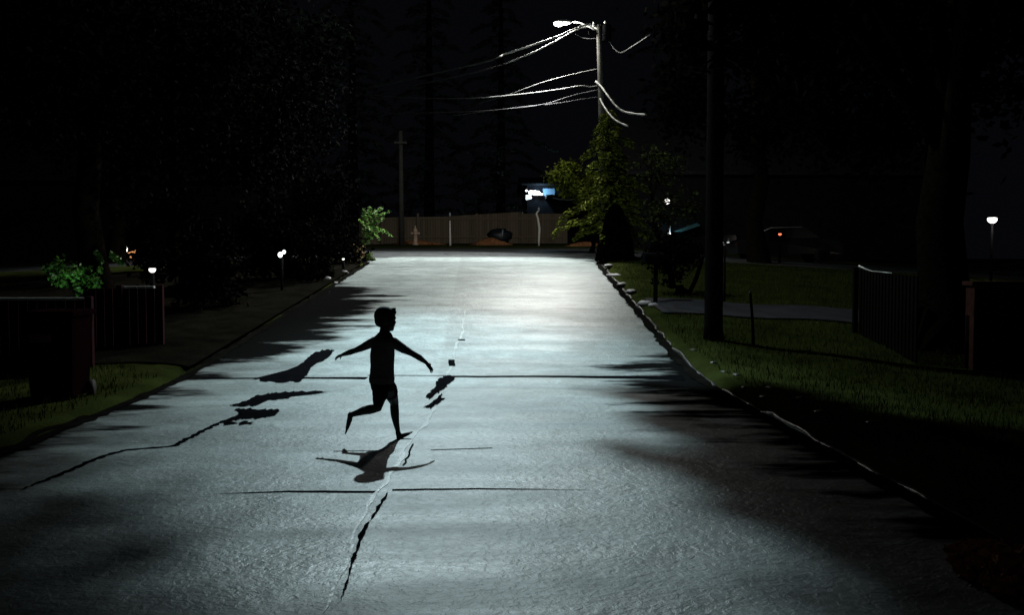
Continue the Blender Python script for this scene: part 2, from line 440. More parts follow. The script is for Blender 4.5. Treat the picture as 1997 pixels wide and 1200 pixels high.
# gutters and kerbs
def edge_line(side, y0=-8):
    yy = list(np.arange(y0, 33.2, .2))+[33.2+2.8*math.sin(t) for t in np.linspace(0, math.pi/2, 12)]
    return [(cx(y)+side*hw(min(y, 36)), min(y, 35.98)) for y in yy]
for side in (-1, 1):
    el = edge_line(side); vs, fs = [], []
    gw = .17 if side > 0 else .14
    for i, (x, y) in enumerate(el):
        w1 = gw*(.75+.5*abs(math.sin(i*1.7)*math.sin(i*.37)))
        vs += [(x-side*w1, y, rz(x-side*w1, y)+.012), (x+side*.01, y, rz(x, y)+.012)]
    fs = [(2*i, 2*i+1, 2*i+3, 2*i+2) for i in range(len(el)-1)]
    me = bpy.data.meshes.new('gutter'); me.from_pydata(vs, [], fs); me.update()
    structure('gutter', me, M['mud'])
    prof = [(0, -.05), (.0, .03), (.008, .045), (.022, .052), (.04, .05), (.055, .035), (.07, -.05)]
    vs, fs = [], []; K = len(prof)
    for i, (x, y) in enumerate(el):
        wob = .03*math.sin(i*.9)*math.sin(i*.23+side)+random.uniform(-.006, .006); hz = min(1.0, max(0, .36+.75*math.sin(i*.31+1)*math.sin(i*.117)+.3*math.sin(i*1.31)+random.uniform(-.2, .2)))
        for a, b in prof: vs.append((x+side*(a+wob), y, zr(y)-.02+max(b*hz, -.05)))
    for i in range(len(el)-1):
        for k in range(K-1): fs.append((i*K+k, i*K+k+1, (i+1)*K+k+1, (i+1)*K+k))
    me = bpy.data.meshes.new('kerb'); me.from_pydata(vs, [], fs); me.update()
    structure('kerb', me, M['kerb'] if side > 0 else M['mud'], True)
# driveway on the right, lying on the lawn
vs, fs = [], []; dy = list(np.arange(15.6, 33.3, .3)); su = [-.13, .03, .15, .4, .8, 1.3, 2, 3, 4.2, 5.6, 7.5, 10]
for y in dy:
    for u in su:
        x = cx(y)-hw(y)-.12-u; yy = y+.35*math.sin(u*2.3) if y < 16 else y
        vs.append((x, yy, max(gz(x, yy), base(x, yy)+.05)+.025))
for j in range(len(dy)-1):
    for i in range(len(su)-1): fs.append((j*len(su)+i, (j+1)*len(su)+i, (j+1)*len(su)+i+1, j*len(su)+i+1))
me = bpy.data.meshes.new('shaded_verge'); me.from_pydata(vs, [], fs); me.update()
structure('shaded_verge', me, M['dirt_shade'], True)  # near-black soil sheet; the trees' shade is put into its colour
structure('driveway', grid_mesh('driveway', list(np.arange(cx(22.4)+HW+.3, 16.01, .3)), [21.3, 21.9, 22.5, 23.1, 23.7], lambda x, y: gz(x, y)+.035), M['drive'], True)
structure('garden_path', grid_mesh('garden_path', list(np.arange(9.6, 12.6, .3)), [18.4, 18.8, 19.2, 19.6, 20.0], lambda x, y: gz(x, y)+.035), M['drive'], True)

# ------------------------------------------------------------------ foliage builders
def leaf_mesh(centers, size, dirs=None, aspect=.55, flat=0):
    """one small diamond leaf per centre"""
    n = len(centers); c = np.asarray(centers, float)
    if dirs is None:
        d = RNG.normal(size=(n, 3)); d[:, 2] = d[:, 2]*.6-.25
    else: d = np.asarray(dirs, float)+RNG.normal(scale=.35, size=(n, 3))
    d /= np.linalg.norm(d, axis=1)[:, None]+1e-9
    r = RNG.normal(size=(n, 3)); 
    if flat: r = r*(1-flat)+np.array([0, 0, 1.])*flat*2
    s = np.cross(d, r); s /= np.linalg.norm(s, axis=1)[:, None]+1e-9
    L = (size*RNG.uniform(.6, 1.35, n))[:, None]
    v = np.empty((n, 4, 3)); v[:, 0] = c-d*L*.5; v[:, 1] = c+s*L*.5*aspect; v[:, 2] = c+d*L*.5; v[:, 3] = c-s*L*.5*aspect
    me = bpy.data.meshes.new('leaves'); me.vertices.add(n*4); me.vertices.foreach_set('co', v.reshape(-1))
    me.loops.add(n*4); me.loops.foreach_set('vertex_index', np.arange(n*4, dtype=np.int32))
    me.polygons.add(n); me.polygons.foreach_set('loop_start', np.arange(0, n*4, 4, dtype=np.int32))
    me.update(calc_edges=True); return me
def crown_points(ells, count, clumps=26, spread=.34):
    """leaf positions gathered in clumps inside a few ellipsoids"""
    vol = np.array([e[3]*e[4]*e[5] for e in ells]); vol = vol/vol.sum(); out = []
    for e, w in zip(ells, vol):
        k = max(3, int(clumps*w*len(ells)/1.6)); n = int(count*w)
        u = RNG.normal(size=(k, 3)); u /= np.linalg.norm(u, axis=1)[:, None]; u *= RNG.uniform(.35, 1, (k, 1))**.5
        cl = u*np.array(e[3:6])*.9+np.array(e[:3]); cr = RNG.uniform(.6, 1.3, k)*spread*min(e[3:6])
        idx = RNG.integers(0, k, n)
        out.append(cl[idx]+RNG.normal(size=(n, 3))*cr[idx][:, None]*.62)
    return np.vstack(out)
def trunk_mesh(b, top, r0, r1, limbs=(), bend=.15):
    b, top = Vector(b), Vector(top); mb = MB(); n = 9
    pts = [b.lerp(top, i/(n-1))+Vector((random.uniform(-bend, bend), random.uniform(-bend, bend), 0))*(0 if i in (0, n-1) else 1) for i in range(n)]
    rd = [r0*1.35]+[r0+(r1-r0)*i/(n-1) for i in range(1, n)]
    mb.tube([b-Vector((0, 0, .15))]+pts, [r0*1.6]+rd, 10)
    for t, end in limbs:
        s = b.lerp(top, t); end = Vector(end); mid = s.lerp(end, .5)+Vector((random.uniform(-.2, .2), random.uniform(-.2, .2), .25))
        rr = (r0+(r1-r0)*t)*.55
        mb.tube([s, s.lerp(mid, .5), mid, mid.lerp(end, .5), end], [rr, rr*.85, rr*.65, rr*.45, rr*.2], 6)
    return mb.mesh()
def tree(name, label, b, top, r0, ells, count, size, leaf, group=None, cat='tree', clumps=26, spread=.34, bark=None):
    z = gz(b[0], b[1]); t = empty(name, (b[0], b[1], z), label, cat, group)
    limbs = []
    for e in ells:
        for _ in range(2):
            limbs.append((random.uniform(.35, .9), (e[0]+random.uniform(-.5, .5)*e[3], e[1]+random.uniform(-.5, .5)*e[4], e[2]+random.uniform(-.4, .5)*e[5])))
    link('trunk', trunk_mesh((b[0], b[1], z), top, r0, r0*.3, limbs), bark or M['bark'], t, True)
    link('crown', leaf_mesh(crown_points(ells, count, clumps, spread), size), leaf, t)
    return t
def conifer(name, label, b, h, rad, boughs, leaf, size=.16, per=150, group=None, r0=.16, start=.12, bare=None):
    z = gz(b[0], b[1]); t = empty(name, (b[0], b[1], z), label, 'tree', group)
    mb = MB(); mb.tube([(b[0], b[1], z-.1), (b[0]+.04, b[1], z+h*.5), (b[0], b[1], z+h)], [r0*1.3, r0*.7, .02], 8)
    C, D = [], []
    for i in range(boughs):
        f = start+(1-start)*(i+.5)/boughs; L = rad*(1-f)**.75*random.uniform(.55, 1.15)+.15
        a = i*2.4+random.uniform(-.5, .5); s = Vector((b[0], b[1], z+h*f)); d = Vector((math.cos(a), math.sin(a), 0))
        pts = [s, s+d*L*.4+Vector((0, 0, .06*L)), s+d*L*.75+Vector((0, 0, -.02*L)), s+d*L+Vector((0, 0, -.20*L))]
        mb.tube(pts, [.03, .022, .014, .005], 5, False)
        k = int(per*(.35+L/rad))
        for _ in range(k):
            u = random.random()**.7; q = pts[0].lerp(pts[1], u/.4) if u < .4 else (pts[1].lerp(pts[2], (u-.4)/.35) if u < .75 else pts[2].lerp(pts[3], (u-.75)/.25))
            side = random.choice((-1, 1)); off = Vector((-d.y, d.x, 0))*side*random.uniform(.02, .30)*L*(1.1-u)
            C.append(q+off+Vector((random.gauss(0, .03), random.gauss(0, .03), random.uniform(-.22, .04))))
            D.append(d*.8+Vector((-d.y, d.x, 0))*side*.7+Vector((0, 0, -.35)))
    link('trunk', mb.mesh(), M['bark'], t, True)
    link('crown', leaf_mesh([tuple(c) for c in C], size, [tuple(q) for q in D], .30), leaf, t)
    return t

# ------------------------------------------------------------------ the running child
BY = 9.87
def remesh(mb, voxel, smooth=2, name='body'):
    me = mb.mesh(name); o = bpy.data.objects.new(name, me); COL.objects.link(o)
    r = o.modifiers.new('r', 'REMESH'); r.mode = 'VOXEL'; r.voxel_size = voxel; r.use_smooth_shade = True
    s = o.modifiers.new('s', 'SMOOTH'); s.iterations = smooth; s.factor = .5
    dg = bpy.context.evaluated_depsgraph_get(); out = bpy.data.meshes.new_from_object(o.evaluated_get(dg))
    bpy.data.objects.remove(o); bpy.data.meshes.remove(me)
    return out
PXM = BY/F                                        # metres per photograph pixel at the child
FW = Vector((.77, .64, 0)); RT = Vector((.64, -.77, 0)); UP = Vector((0, 0, 1))
def oriented(fwd):
    f = Vector(fwd).normalized(); r = f.cross(UP).normalized(); u = r.cross(f)
    return Matrix((r, f, u)).transposed()
ROT = oriented(FW)
def torso_ring(mb_, pts):                          # loft of ellipses turned with the body
    n = 20; vs = []; fs = []
    for c, a, b in pts:
        for k in range(n):
            t = 2*math.pi*k/n; vs.append(Vector(c)+RT*a*math.cos(t)+FW*b*math.sin(t))
    for i in range(len(pts)-1):
        for k in range(n): fs.append((i*n+k, i*n+(k+1) % n, (i+1)*n+(k+1) % n, (i+1)*n+k))
    fs.append(tuple(range(n-1, -1, -1))); fs.append(tuple((len(pts)-1)*n+k for k in range(n)))
    mb_.add(vs, fs)
def seg(mb_, pts, n=12):
    p = [Vector(q[0]) for q in pts]; r = [q[1] for q in pts]
    mb_.tube(p, r, n); mb_.blob(p[0], r[0], seg=12, ring=8); mb_.blob(p[-1], r[-1], seg=12, ring=8)
body = MB()
HEADC = P(752.5, 622, BY)
FACE = Vector((.80, .60, 0)).normalized(); HR = oriented(FACE+Vector((0, 0, -.02))); 
HK = 1.07
def HB(m_, c, rad, *a): m_.blob(c, tuple(q*HK for q in rad), *a)
def hd(r, f, u): return HEADC+HR @ Vector((r, f, u))*HK+Vector((0, 0, -.004))
HB(body, hd(0, -.012, .018), (.073, .092, .092), HR, 16, 12)       # skull
HB(body, hd(0, .022, -.045), (.056, .068, .070), HR, 16, 12)       # face and jaw
HB(body, hd(0, .052, .018), (.054, .040, .050), HR, 14, 10)
HB(body, hd(0, .060, -.088), (.026, .024, .022), HR)               # chin
HB(body, hd(0, .094, -.030), (.010, .014, .018), HR)               # nose
HB(body, hd(0, .090, -.020), (.007, .010, .026), HR)
for s in (-1, 1):
    HB(body, hd(s*.075, -.008, -.022), (.010, .018, .028), HR)     # ears
    HB(body, hd(s*.028, .078, .008), (.020, .012, .007), HR)       # brow
    HB(body, hd(s*.038, .062, -.035), (.018, .016, .016), HR)      # cheek
HB(body, hd(0, .083, -.060), (.022, .010, .006), HR); HB(body, hd(0, .082, -.068), (.018, .010, .006), HR)   # lips
neck = P(749, 655, BY)
seg(body, [(P(752, 636, BY-.01), .050), (neck, .052), (P(748.5, 664, BY), .065)])
torso_ring(body, [(P(749, 657, BY), .07, .05), (P(748, 664, BY), .125, .068), (P(747, 676, BY), .128, .080), (P(746, 692, BY), .118, .085),
                  (P(746, 712, BY), .108, .080), (P(745.5, 730, BY), .108, .080), (P(745, 745, BY), .115, .088), (P(745.5, 762, BY), .105, .085), (P(746, 772, BY), .07, .06)])
def finger(mb_, base_, direc, curl, L, r):
    d = Vector(direc).normalized(); c = Vector(curl).normalized(); p = Vector(base_); pts = [p.copy()]; rr = [r]
    for k, (l, a) in enumerate(((.45, .15), (.32, .40), (.23, .55))):
        d = (d*math.cos(a)+c*math.sin(a)).normalized(); p = p+d*L*l; pts.append(p.copy()); rr.append(r*(1-.12*(k+1)))
    mb_.tube(pts, rr, 7); mb_.blob(pts[-1], rr[-1], seg=7, ring=5)
def hand(mb_, wrist, tip, palm_n, thumb_side):
    w = Vector(wrist); ax = (Vector(tip)-w); Lh = ax.length; ax.normalize()
    n = Vector(palm_n); n = (n-ax*n.dot(ax)).normalized(); s = ax.cross(n).normalized()*thumb_side
    kn = w+ax*Lh*.50
    mt = Matrix((s, ax, n)).transposed()
    mb_.blob(w+ax*Lh*.27, (.026, Lh*.32, .012), mt, 12, 8)
    for k, (o, l) in enumerate(((.019, .46), (.0065, .52), (-.006, .48), (-.018, .38))):
        finger(mb_, kn+s*o-ax*.008, ax+s*o*6, n, Lh*l, .0062)
    finger(mb_, w+ax*Lh*.16+s*.018, ax*.7+s*.75, n+ax*.3, Lh*.42, .0072)
# arm on the left of the picture (farther), arm on the right (nearer)
sl, el_, wl, tl = P(729, 666, BY+.09), P(694, 683.5, BY+.16), P(669, 692, BY+.18), P(649, 700, BY+.17)
seg(body, [(sl, .043), (P(717, 673.5, BY+.12), 0.0410), (P(704, 679.5, BY+.14), 0.0353), (el_, .028), (P(682, 687.5, BY+.17), 0.0285), (wl, .018)])
hand(body, wl, tl, (0, -.5, -1), -1)
sr, er, wr, tr = P(769, 669, BY-.09), P(804, 690, BY-.16), P(831, 707.5, BY-.14), P(848, 729, BY-.12)
seg(body, [(sr, .045), (P(782, 678, BY-.12), 0.0433), (P(794, 684.5, BY-.14), 0.0376), (er, .029), (P(818, 698, BY-.15), 0.0296), (wr, .018)])
hand(body, wr, tr, (-.6, .6, -.5), 1)
# legs: the front one reaches away from the camera, the rear one kicks back
hf, kf, af = P(757, 760, BY), P(769, 786, BY+.20), P(776, 841, BY+.14)
seg(body, [(hf, .062), (P(764, 772, BY+.10), 0.0627), (kf, .043), (P(769.5, 800, BY+.19), 0.0445), (P(770.5, 812, BY+.17), 0.0410), (P(773, 828, BY+.15), 0.0308), (af, .0235)])
HY = BY+.13
seg(body, [(P(776.5, 845, HY), 0.0274), (P(778.5, 852.5, HY), 0.0262)])
seg(body, [(P(778, 853, HY), 0.0262), (P(785, 850.5, HY+.01), 0.0251), (P(792, 848, HY+.02), 0.0194), (P(798, 846, HY+.025), 0.0142)])
for k, (dx, r) in enumerate(((-.020, .0095), (-.009, .0075), (0, .007), (.009, .0065), (.017, .006))):
    a = P(797.5, 846, HY+.025)+Vector((-.35, .9, 0))*(-dx); seg(body, [(a, r), (a+(P(805, 843.2, HY+.03)-P(797.5, 846, HY+.025))*(1-.09*k), r*.85)], 7)
hb, kb, ab = P(740, 764, BY-.03), P(736, 796, BY-.22), P(686, 809, BY-.24)
seg(body, [(hb, .062), (P(739, 780, BY-.13), 0.0616), (kb, .044), (P(722, 799, BY-.235), 0.0456), (P(709, 801.5, BY-.24), 0.0410), (P(696, 806, BY-.24), 0.0308), (ab, .0245)])
FY = BY-.24
seg(body, [(P(683.5, 809.5, FY), 0.0268), (P(682, 818, FY), 0.0251), (P(679, 829, FY), 0.0211), (P(676.8, 837, FY), 0.0148)])
for k, (dy, r) in enumerate(((-.020, .009), (-.009, .0075), (0, .007), (.009, .0065), (.017, .006))):
    a = P(677, 836, FY)+Vector((.15, 1, 0))*dy; seg(body, [(a, r), (a+(P(675, 846, FY)-P(677, 836, FY))*(1-.08*k), r*.8)], 7)
root = empty('person', (P(776, 858, HY).x, HY, zr(HY)), 'barefoot child in dark shirt and shorts running with both arms spread', 'person')
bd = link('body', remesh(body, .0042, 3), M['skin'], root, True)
bd['label'] = 'bare dark silhouetted arms, legs, feet and head'
hair = MB()
HB(hair, hd(0, -.020, .030), (.080, .094, .090), HR, 18, 14)
HB(hair, hd(0, -.060, -.012), (.062, .046, .060), HR, 14, 10)
HB(hair, hd(0, .050, .062), (.058, .050, .036), HR, 14, 10)
for s in (-.03, -.012, .008, .026):
    hair.tube([hd(s, .040, .080), hd(s, .068, .092), hd(s*.8, .084, .094), hd(s*.6, .094+random.uniform(0, .008), .099)], [.022, .016, .009, .003], 7)
for s in (-1, 1): HB(hair, hd(s*.072, .008, .010), (.011, .030, .042), HR)
hm = remesh(hair, .005, 2)
link('hair', hm, M['hair'], root, True)
sh = MB()
torso_ring(sh, [(P(750.5, 648.5, BY), .062, .058), (P(749.5, 653, BY), .092, .066), (P(748.5, 658, BY), .125, .074), (P(747.5, 666, BY), 0.1477, 0.0874), (P(746.5, 678, BY), 0.1435, 0.0957), (P(745.5, 694, BY), 0.1408, 0.1067),
                (P(745.5, 714, BY), 0.1331, 0.1034), (P(745, 730, BY), 0.1364, 0.1078), (P(744.5, 738, BY), 0.1441, 0.1144), (P(744.5, 748, BY), 0.1386, 0.1100)])
seg(sh, [(P(731, 666.5, BY+.08), .050), (P(722, 670.5, BY+.11), .046), (P(712, 675.5, BY+.13), .041)])
seg(sh, [(P(768, 669, BY-.08), .053), (P(777, 675, BY-.11), .048), (P(787, 681, BY-.13), .043)])
link('shirt', remesh(sh, .006, 3), M['shirt'], root, True)
so = MB()
torso_ring(so, [(P(745, 742, BY), .130, .104), (P(745.5, 752, BY), .132, .106), (P(746, 762, BY), .115, .098)])
seg(so, [(P(756, 752, BY), .074), (P(759.5, 758, BY+.04), .075), (P(761, 766, BY+.07), .076)])
seg(so, [(P(741, 754, BY-.02), .074), (P(741, 763, BY-.07), .075), (P(741.5, 770, BY-.10), .076)])
link('shorts', remesh(so, .006, 3), M['shorts'], root, True)

# ------------------------------------------------------------------ street lamp on the far utility pole, and its wires
PY = 36.9
px_, pz_ = P(1170, 300, PY).x, gz(4.5, PY-1.2)
top = P(1168, 44, PY)
up = empty('utility_pole', (px_, PY-.7, gz(px_, PY-.7)), 'tall grey utility pole carrying the lit street lamp and cables', 'utility pole')
PYY = PY-.7
def Q(px, py, dy=0): return P(px, py, PYY+dy)
link('pole', MB().tube([Vector((Q(1178, 490).x, PYY, up.location.z-.1)), Q(1176, 300), Q(1171, 150), Q(1167.5, 48)], [.15, .13, .105, .085], 12).mesh(), M['wood'], up, True)
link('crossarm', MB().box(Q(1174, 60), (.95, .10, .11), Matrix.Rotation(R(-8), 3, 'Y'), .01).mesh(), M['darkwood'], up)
for ipx, ipy in ((1158, 47), (1180, 45), (1188, 58)):
    p = Q(ipx, ipy+4); link('insulator', MB().lathe(p, [(.02, -.02), (.05, 0), (.06, .04), (.035, .06), (.055, .09), (.03, .13), (.015, .15)], 10).mesh(), M['ceramic'], up, True)
link('transformer', MB().lathe(Q(1182, 82), [(.02, 0), (.17, .02), (.18, .08), (.18, .55), (.14, .62), (.03, .64)], 14).mesh(), M['black'], up, True)
link('clamp', MB().tube([Q(1161, 158), Q(1170, 165), Q(1175, 174)], [.04, .06, .05], 8).mesh(), M['ceramic'], up, True)
link('clamp', MB().tube([Q(1168, 186), Q(1174, 192)], [.05, .05], 8).mesh(), M['ceramic'], up, True)
LH = Vector(FAR_LAMP)+Vector((0, 0, .12))
link('lamp_arm', MB().tube([Q(1168, 62), Q(1150, 52, .1), Q(1130, 43, .15), Q(1112, 42, .15)], [.032, .030, .028, .028], 8).mesh(), M['steel'], up, True)
lh = link('lamp_head', MB().blob(Q(1098, 42.5, .15), (.34, .14, .085), None, 16, 8).mesh(), M['steel'], up, True)
lb = MB(); c = Q(1092, 46.5, .15)
lb.blob(c+Vector((-.05, -.03, 0)), (.17, .13, .085), None, 14, 8); lb.blob(c+Vector((.13, -.03, .015)), (.20, .09, .05), None, 12, 7)
sub('lens', lb.mesh(), M['bulb'], lh, True)
def cable(label, pts, r, m=None, grp='cables strung from the lit utility pole', n=8):
    P_ = [Vector(p) for p in pts]; fine = []
    for i in range(len(P_)-1):
        a, b, c_, d = P_[max(0, i-1)], P_[i], P_[i+1], P_[min(len(P_)-1, i+2)]
        for k in range(n):
            t = k/n; fine.append(.5*((2*b)+(-a+c_)*t+(2*a-5*b+4*c_-d)*t*t+(-a+3*b-3*c_+d)*t**3))
    fine.append(P_[-1])
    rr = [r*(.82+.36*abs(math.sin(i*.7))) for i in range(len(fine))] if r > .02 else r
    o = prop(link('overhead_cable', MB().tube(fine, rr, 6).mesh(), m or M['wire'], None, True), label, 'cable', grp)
    o.data.materials.append(M['wire_unlit'])          # darker copy away from the pole: lamp falloff put into the colour
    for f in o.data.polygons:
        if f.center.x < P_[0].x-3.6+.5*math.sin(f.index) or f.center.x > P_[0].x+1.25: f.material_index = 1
    return o
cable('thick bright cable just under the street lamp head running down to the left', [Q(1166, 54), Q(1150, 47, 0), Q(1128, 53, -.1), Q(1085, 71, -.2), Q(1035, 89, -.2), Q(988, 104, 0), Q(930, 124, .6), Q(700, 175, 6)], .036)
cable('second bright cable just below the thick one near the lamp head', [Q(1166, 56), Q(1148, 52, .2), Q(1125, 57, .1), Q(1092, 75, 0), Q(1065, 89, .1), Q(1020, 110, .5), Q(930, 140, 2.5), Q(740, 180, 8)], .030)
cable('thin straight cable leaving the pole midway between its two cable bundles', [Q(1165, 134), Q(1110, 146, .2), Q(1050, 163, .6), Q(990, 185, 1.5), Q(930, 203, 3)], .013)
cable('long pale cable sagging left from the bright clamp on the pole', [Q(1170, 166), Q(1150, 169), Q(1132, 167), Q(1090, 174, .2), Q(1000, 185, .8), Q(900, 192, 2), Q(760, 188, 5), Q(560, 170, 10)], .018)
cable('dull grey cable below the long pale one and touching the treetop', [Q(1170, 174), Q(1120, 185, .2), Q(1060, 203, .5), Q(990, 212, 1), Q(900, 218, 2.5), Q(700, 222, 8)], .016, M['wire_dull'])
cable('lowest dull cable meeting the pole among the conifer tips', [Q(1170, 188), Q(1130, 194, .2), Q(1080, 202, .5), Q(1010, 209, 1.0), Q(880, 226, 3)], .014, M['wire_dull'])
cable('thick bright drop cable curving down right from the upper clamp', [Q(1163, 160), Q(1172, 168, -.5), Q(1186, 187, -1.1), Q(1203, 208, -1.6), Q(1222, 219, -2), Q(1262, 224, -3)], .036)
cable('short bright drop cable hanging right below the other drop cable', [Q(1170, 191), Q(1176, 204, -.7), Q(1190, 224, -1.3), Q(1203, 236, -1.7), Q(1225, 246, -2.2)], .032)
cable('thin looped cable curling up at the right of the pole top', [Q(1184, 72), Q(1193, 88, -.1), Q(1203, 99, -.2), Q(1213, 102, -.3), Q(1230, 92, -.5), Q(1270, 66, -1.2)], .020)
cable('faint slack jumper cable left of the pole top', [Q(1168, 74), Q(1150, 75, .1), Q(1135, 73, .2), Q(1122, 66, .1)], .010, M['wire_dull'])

# ------------------------------------------------------------------ near street lamp pole (its lamp hangs over the road above the frame)
nx_, ny_ = P(1391, 670, 18.0).x, 18.0
nl = empty('street_lamp', (nx_, ny_, gz(nx_, ny_)), 'thick dark street lamp pole on the right verge beyond the driveway edge', 'street lamp')
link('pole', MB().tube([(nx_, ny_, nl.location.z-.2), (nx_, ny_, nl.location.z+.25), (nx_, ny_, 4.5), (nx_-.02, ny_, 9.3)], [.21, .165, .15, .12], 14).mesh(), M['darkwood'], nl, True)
link('lamp_arm', MB().tube([(nx_, ny_, 8.7), (nx_-1.3, ny_+.7, 9.25), (nx_-3.2, ny_+1.7, 9.38), (NEAR_LAMP[0]+.35, 20.6, 9.2)], [.05, .045, .04, .035], 8).mesh(), M['steel'], nl, True)
h_ = link('lamp_head', MB().blob((NEAR_LAMP[0]+.05, 20.6, 9.18), (.38, .15, .08), None, 14, 8).mesh(), M['steel'], nl, True)
sub('lens', MB().blob((NEAR_LAMP[0], 20.6, 9.12), (.2, .11, .05), None, 12, 7).mesh(), M['bulb_near'], h_, True)

# ------------------------------------------------------------------ mailbox, stakes, small things on the right verge
mx_ = P(1278, 600, 23).x; my_ = 23.0; mz_ = gz(mx_, my_)
mb_ = empty('mailbox', (mx_, my_, mz_), 'dark mailbox on a thin post beside the lit lawn', 'mailbox')
c = P(1274, 503, my_)
link('post', MB().box((mx_, my_, (mz_+c.z-.12)/2-.05), (.09, .09, c.z-.12-mz_+.1), None, .01).mesh(), M['black'], mb_)
bx = MB(); prof = [(-.10, -.11), (.10, -.11), (.10, .04)]+[(.10*math.cos(t), .04+.08*math.sin(t)) for t in np.linspace(0, math.pi, 9)[1:-1]]+[(-.10, .04)]
K = len(prof); dv = Vector((1, .25, 0)).normalized(); sv = Vector((-.25, 1, 0)).normalized()
bx.add([c+dv*s*.22+sv*a+Vector((0, 0, b)) for s in (-1, 1) for a, b in prof], [tuple(range(K))[::-1], tuple(range(K, 2*K))]+[(k, (k+1) % K, K+(k+1) % K, K+k) for k in range(K)])
link('box', bx.mesh(), M['black'], mb_)
link('flag', MB().box(c+dv*.06-sv*.115+Vector((0, 0, .10)), (.05, .012, .16)).mesh(), M['black'], mb_)
link('door', MB().box(c-dv*.225+Vector((0, 0, -.02)), (.012, .18, .17), Matrix.Rotation(R(14), 3, 'Z')).mesh(), M['black'], mb_)
for (a, b, Y, lab) in (((1412, 606), (1413, 478), 23.9, 'thin tall dark stake right of the thick lamp pole'), ((1470, 680), (1463, 570), 17.7, 'short thin leaning stake on the lawn right of the lamp pole')):
    p0, p1 = P(*a, Y), P(*b, Y); st = empty('garden_stake', (p0.x, Y, gz(p0.x, Y)), lab, 'stake')
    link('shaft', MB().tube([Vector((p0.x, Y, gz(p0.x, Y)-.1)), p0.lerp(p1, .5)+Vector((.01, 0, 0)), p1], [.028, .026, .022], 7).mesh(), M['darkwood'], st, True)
    link('cap', MB().blob(p1, (.03, .03, .02)).mesh(), M['steel'], st, True)
# low brush and stones along the right verge
def stone(px, py, Y, sx, sy, sz, lab, m='stone', grp='stones along the right verge'):
    p = P(px, py, Y); z = gz(p.x, Y)
    o = MB().blob((p.x, Y, z+sz*.05), (sx*.8, sy, sz*.6), Matrix.Rotation(random.uniform(-.4, .4), 3, 'Z'), 14, 9, .16)
    return prop(link('stone', o.mesh(), M[m], None, True), lab, 'stone', grp)
stone(1187, 527, 32.0, .14, .55, .10, 'flat pale stone at the kerb end nearest the drain')
stone(1197, 544, 29.6, .15, .50, .10, 'flat pale stone second from the drain along the kerb')
stone(1213, 561, 27.3, .14, .65, .09, 'long flat pale stone in the middle of the kerb stones')
stone(1231, 577, 25.4, .16, .35, .08, 'small grey stone last before the mailbox')
stone(1258, 603, 22.9, .20, .22, .12, 'rounded grey stone at the foot of the mailbox post')
stone(1274, 598, 22.6, .16, .18, .10, 'smaller rounded stone against the mailbox post')
rr_ = [(1352, 712, 17.0), (1392, 735, 15.8), (1412, 752, 14.9), (1436, 760, 14.6), (1452, 780, 13.3), (1500, 778, 13.4), (1490, 800, 12.4), (1560, 800, 12.4), (1600, 830, 11.2), (1700, 856, 10.4)]
wd = ['at the lamp pole side', 'a step nearer than the lamp pole', 'left of the broken kerb spur', 'behind the broken kerb spur', 'by the first glinting kerb bend', 'alone on the grass edge', 'beside the glinting kerb line', 'out on the dark grass', 'above the middle of the glinting kerb', 'nearest the dark right-hand lawn']
for (a, b, Y), w in zip(rr_, wd): stone(a, b, Y, random.uniform(.05, .11), random.uniform(.05, .09), random.uniform(.03, .05), 'small wet grey stone '+w, 'kerb', 'small wet stones in the right verge')
# storm drain inlet at the far right corner
dx_, dy_ = P(1168, 492, 35).x, 35.0
dr = empty('storm_drain', (dx_+.45, dy_, gz(dx_+.45, dy_)), 'tan concrete storm drain inlet with a dark mouth at the street corner', 'storm drain')
zb = zr(dy_)
link('casing', MB().box((dx_+.35, dy_+.3, zb+.10), (.62, .5, .26), None, .04).box((dx_+.05, dy_+.05, zb+.09), (.12, .16, .26), None, .03).box((dx_+.60, dy_+.05, zb+.09), (.12, .16, .26), None, .03).box((dx_+.33, dy_+.0, zb+.245), (.78, .62, .08), None, .025).mesh(), mat('tan_concrete', (.50, .40, .29), .8, .2, .4, 5, .01, 20), dr)
link('mouth', MB().box((dx_+.33, dy_+.045, zb+.12), (.43, .02, .13)).mesh(), M['black'], dr)

# ------------------------------------------------------------------ far end: fence, hydrant, posts, pole, mulch, house
FY_ = 56.0
fx0, fx1 = P(700, 470, FY_).x, P(1103, 470, FY_).x
fe = empty('board_fence', (fx0, FY_, gz(fx0, FY_)), 'long weathered board fence across the far end of the street', 'fence')
fb = MB(); x = fx0
while x < fx1:
    w = random.uniform(.13, .15); topz = np.interp(x, [P(700, 0, FY_).x, P(870, 0, FY_).x, P(878, 0, FY_).x, P(1010, 0, FY_).x, P(1016, 0, FY_).x, fx1], [P(0, 424, FY_).z, P(0, 421, FY_).z, P(0, 420, FY_).z, P(0, 412, FY_).z, P(0, 415, FY_).z, P(0, 415, FY_).z])
    z0 = gz(x, FY_)-.05; fb.box((x+w/2, FY_+random.uniform(-.006, .006), (z0+topz)/2), (w-.012, .022, topz-z0)); x += w
link('boards', fb.mesh(), M['fence'], fe)
for zz in (.35, 1.35): link('rail', MB().box(((fx0+fx1)/2, FY_-.045, gz(0, FY_)+zz), (fx1-fx0, .04, .10)).mesh(), M['fence'], fe)
for p in (745, 815, 930, 992, 1019, 1100):
    q = P(p, 418, FY_-.1); link('post', MB().box((q.x, FY_-.12, (gz(q.x, FY_)+q.z)/2), (.12, .10, q.z-gz(q.x, FY_)+.1), None, .012).mesh(), M['fence'], fe)
hy = 50.0; hx = P(810, 470, hy).x; hz = gz(hx, hy)
k = (P(810, 440, hy).z-hz)
ht = empty('fire_hydrant', (hx, hy, hz), 'pale pinkish fire hydrant with side arms in front of the fence', 'fire hydrant')
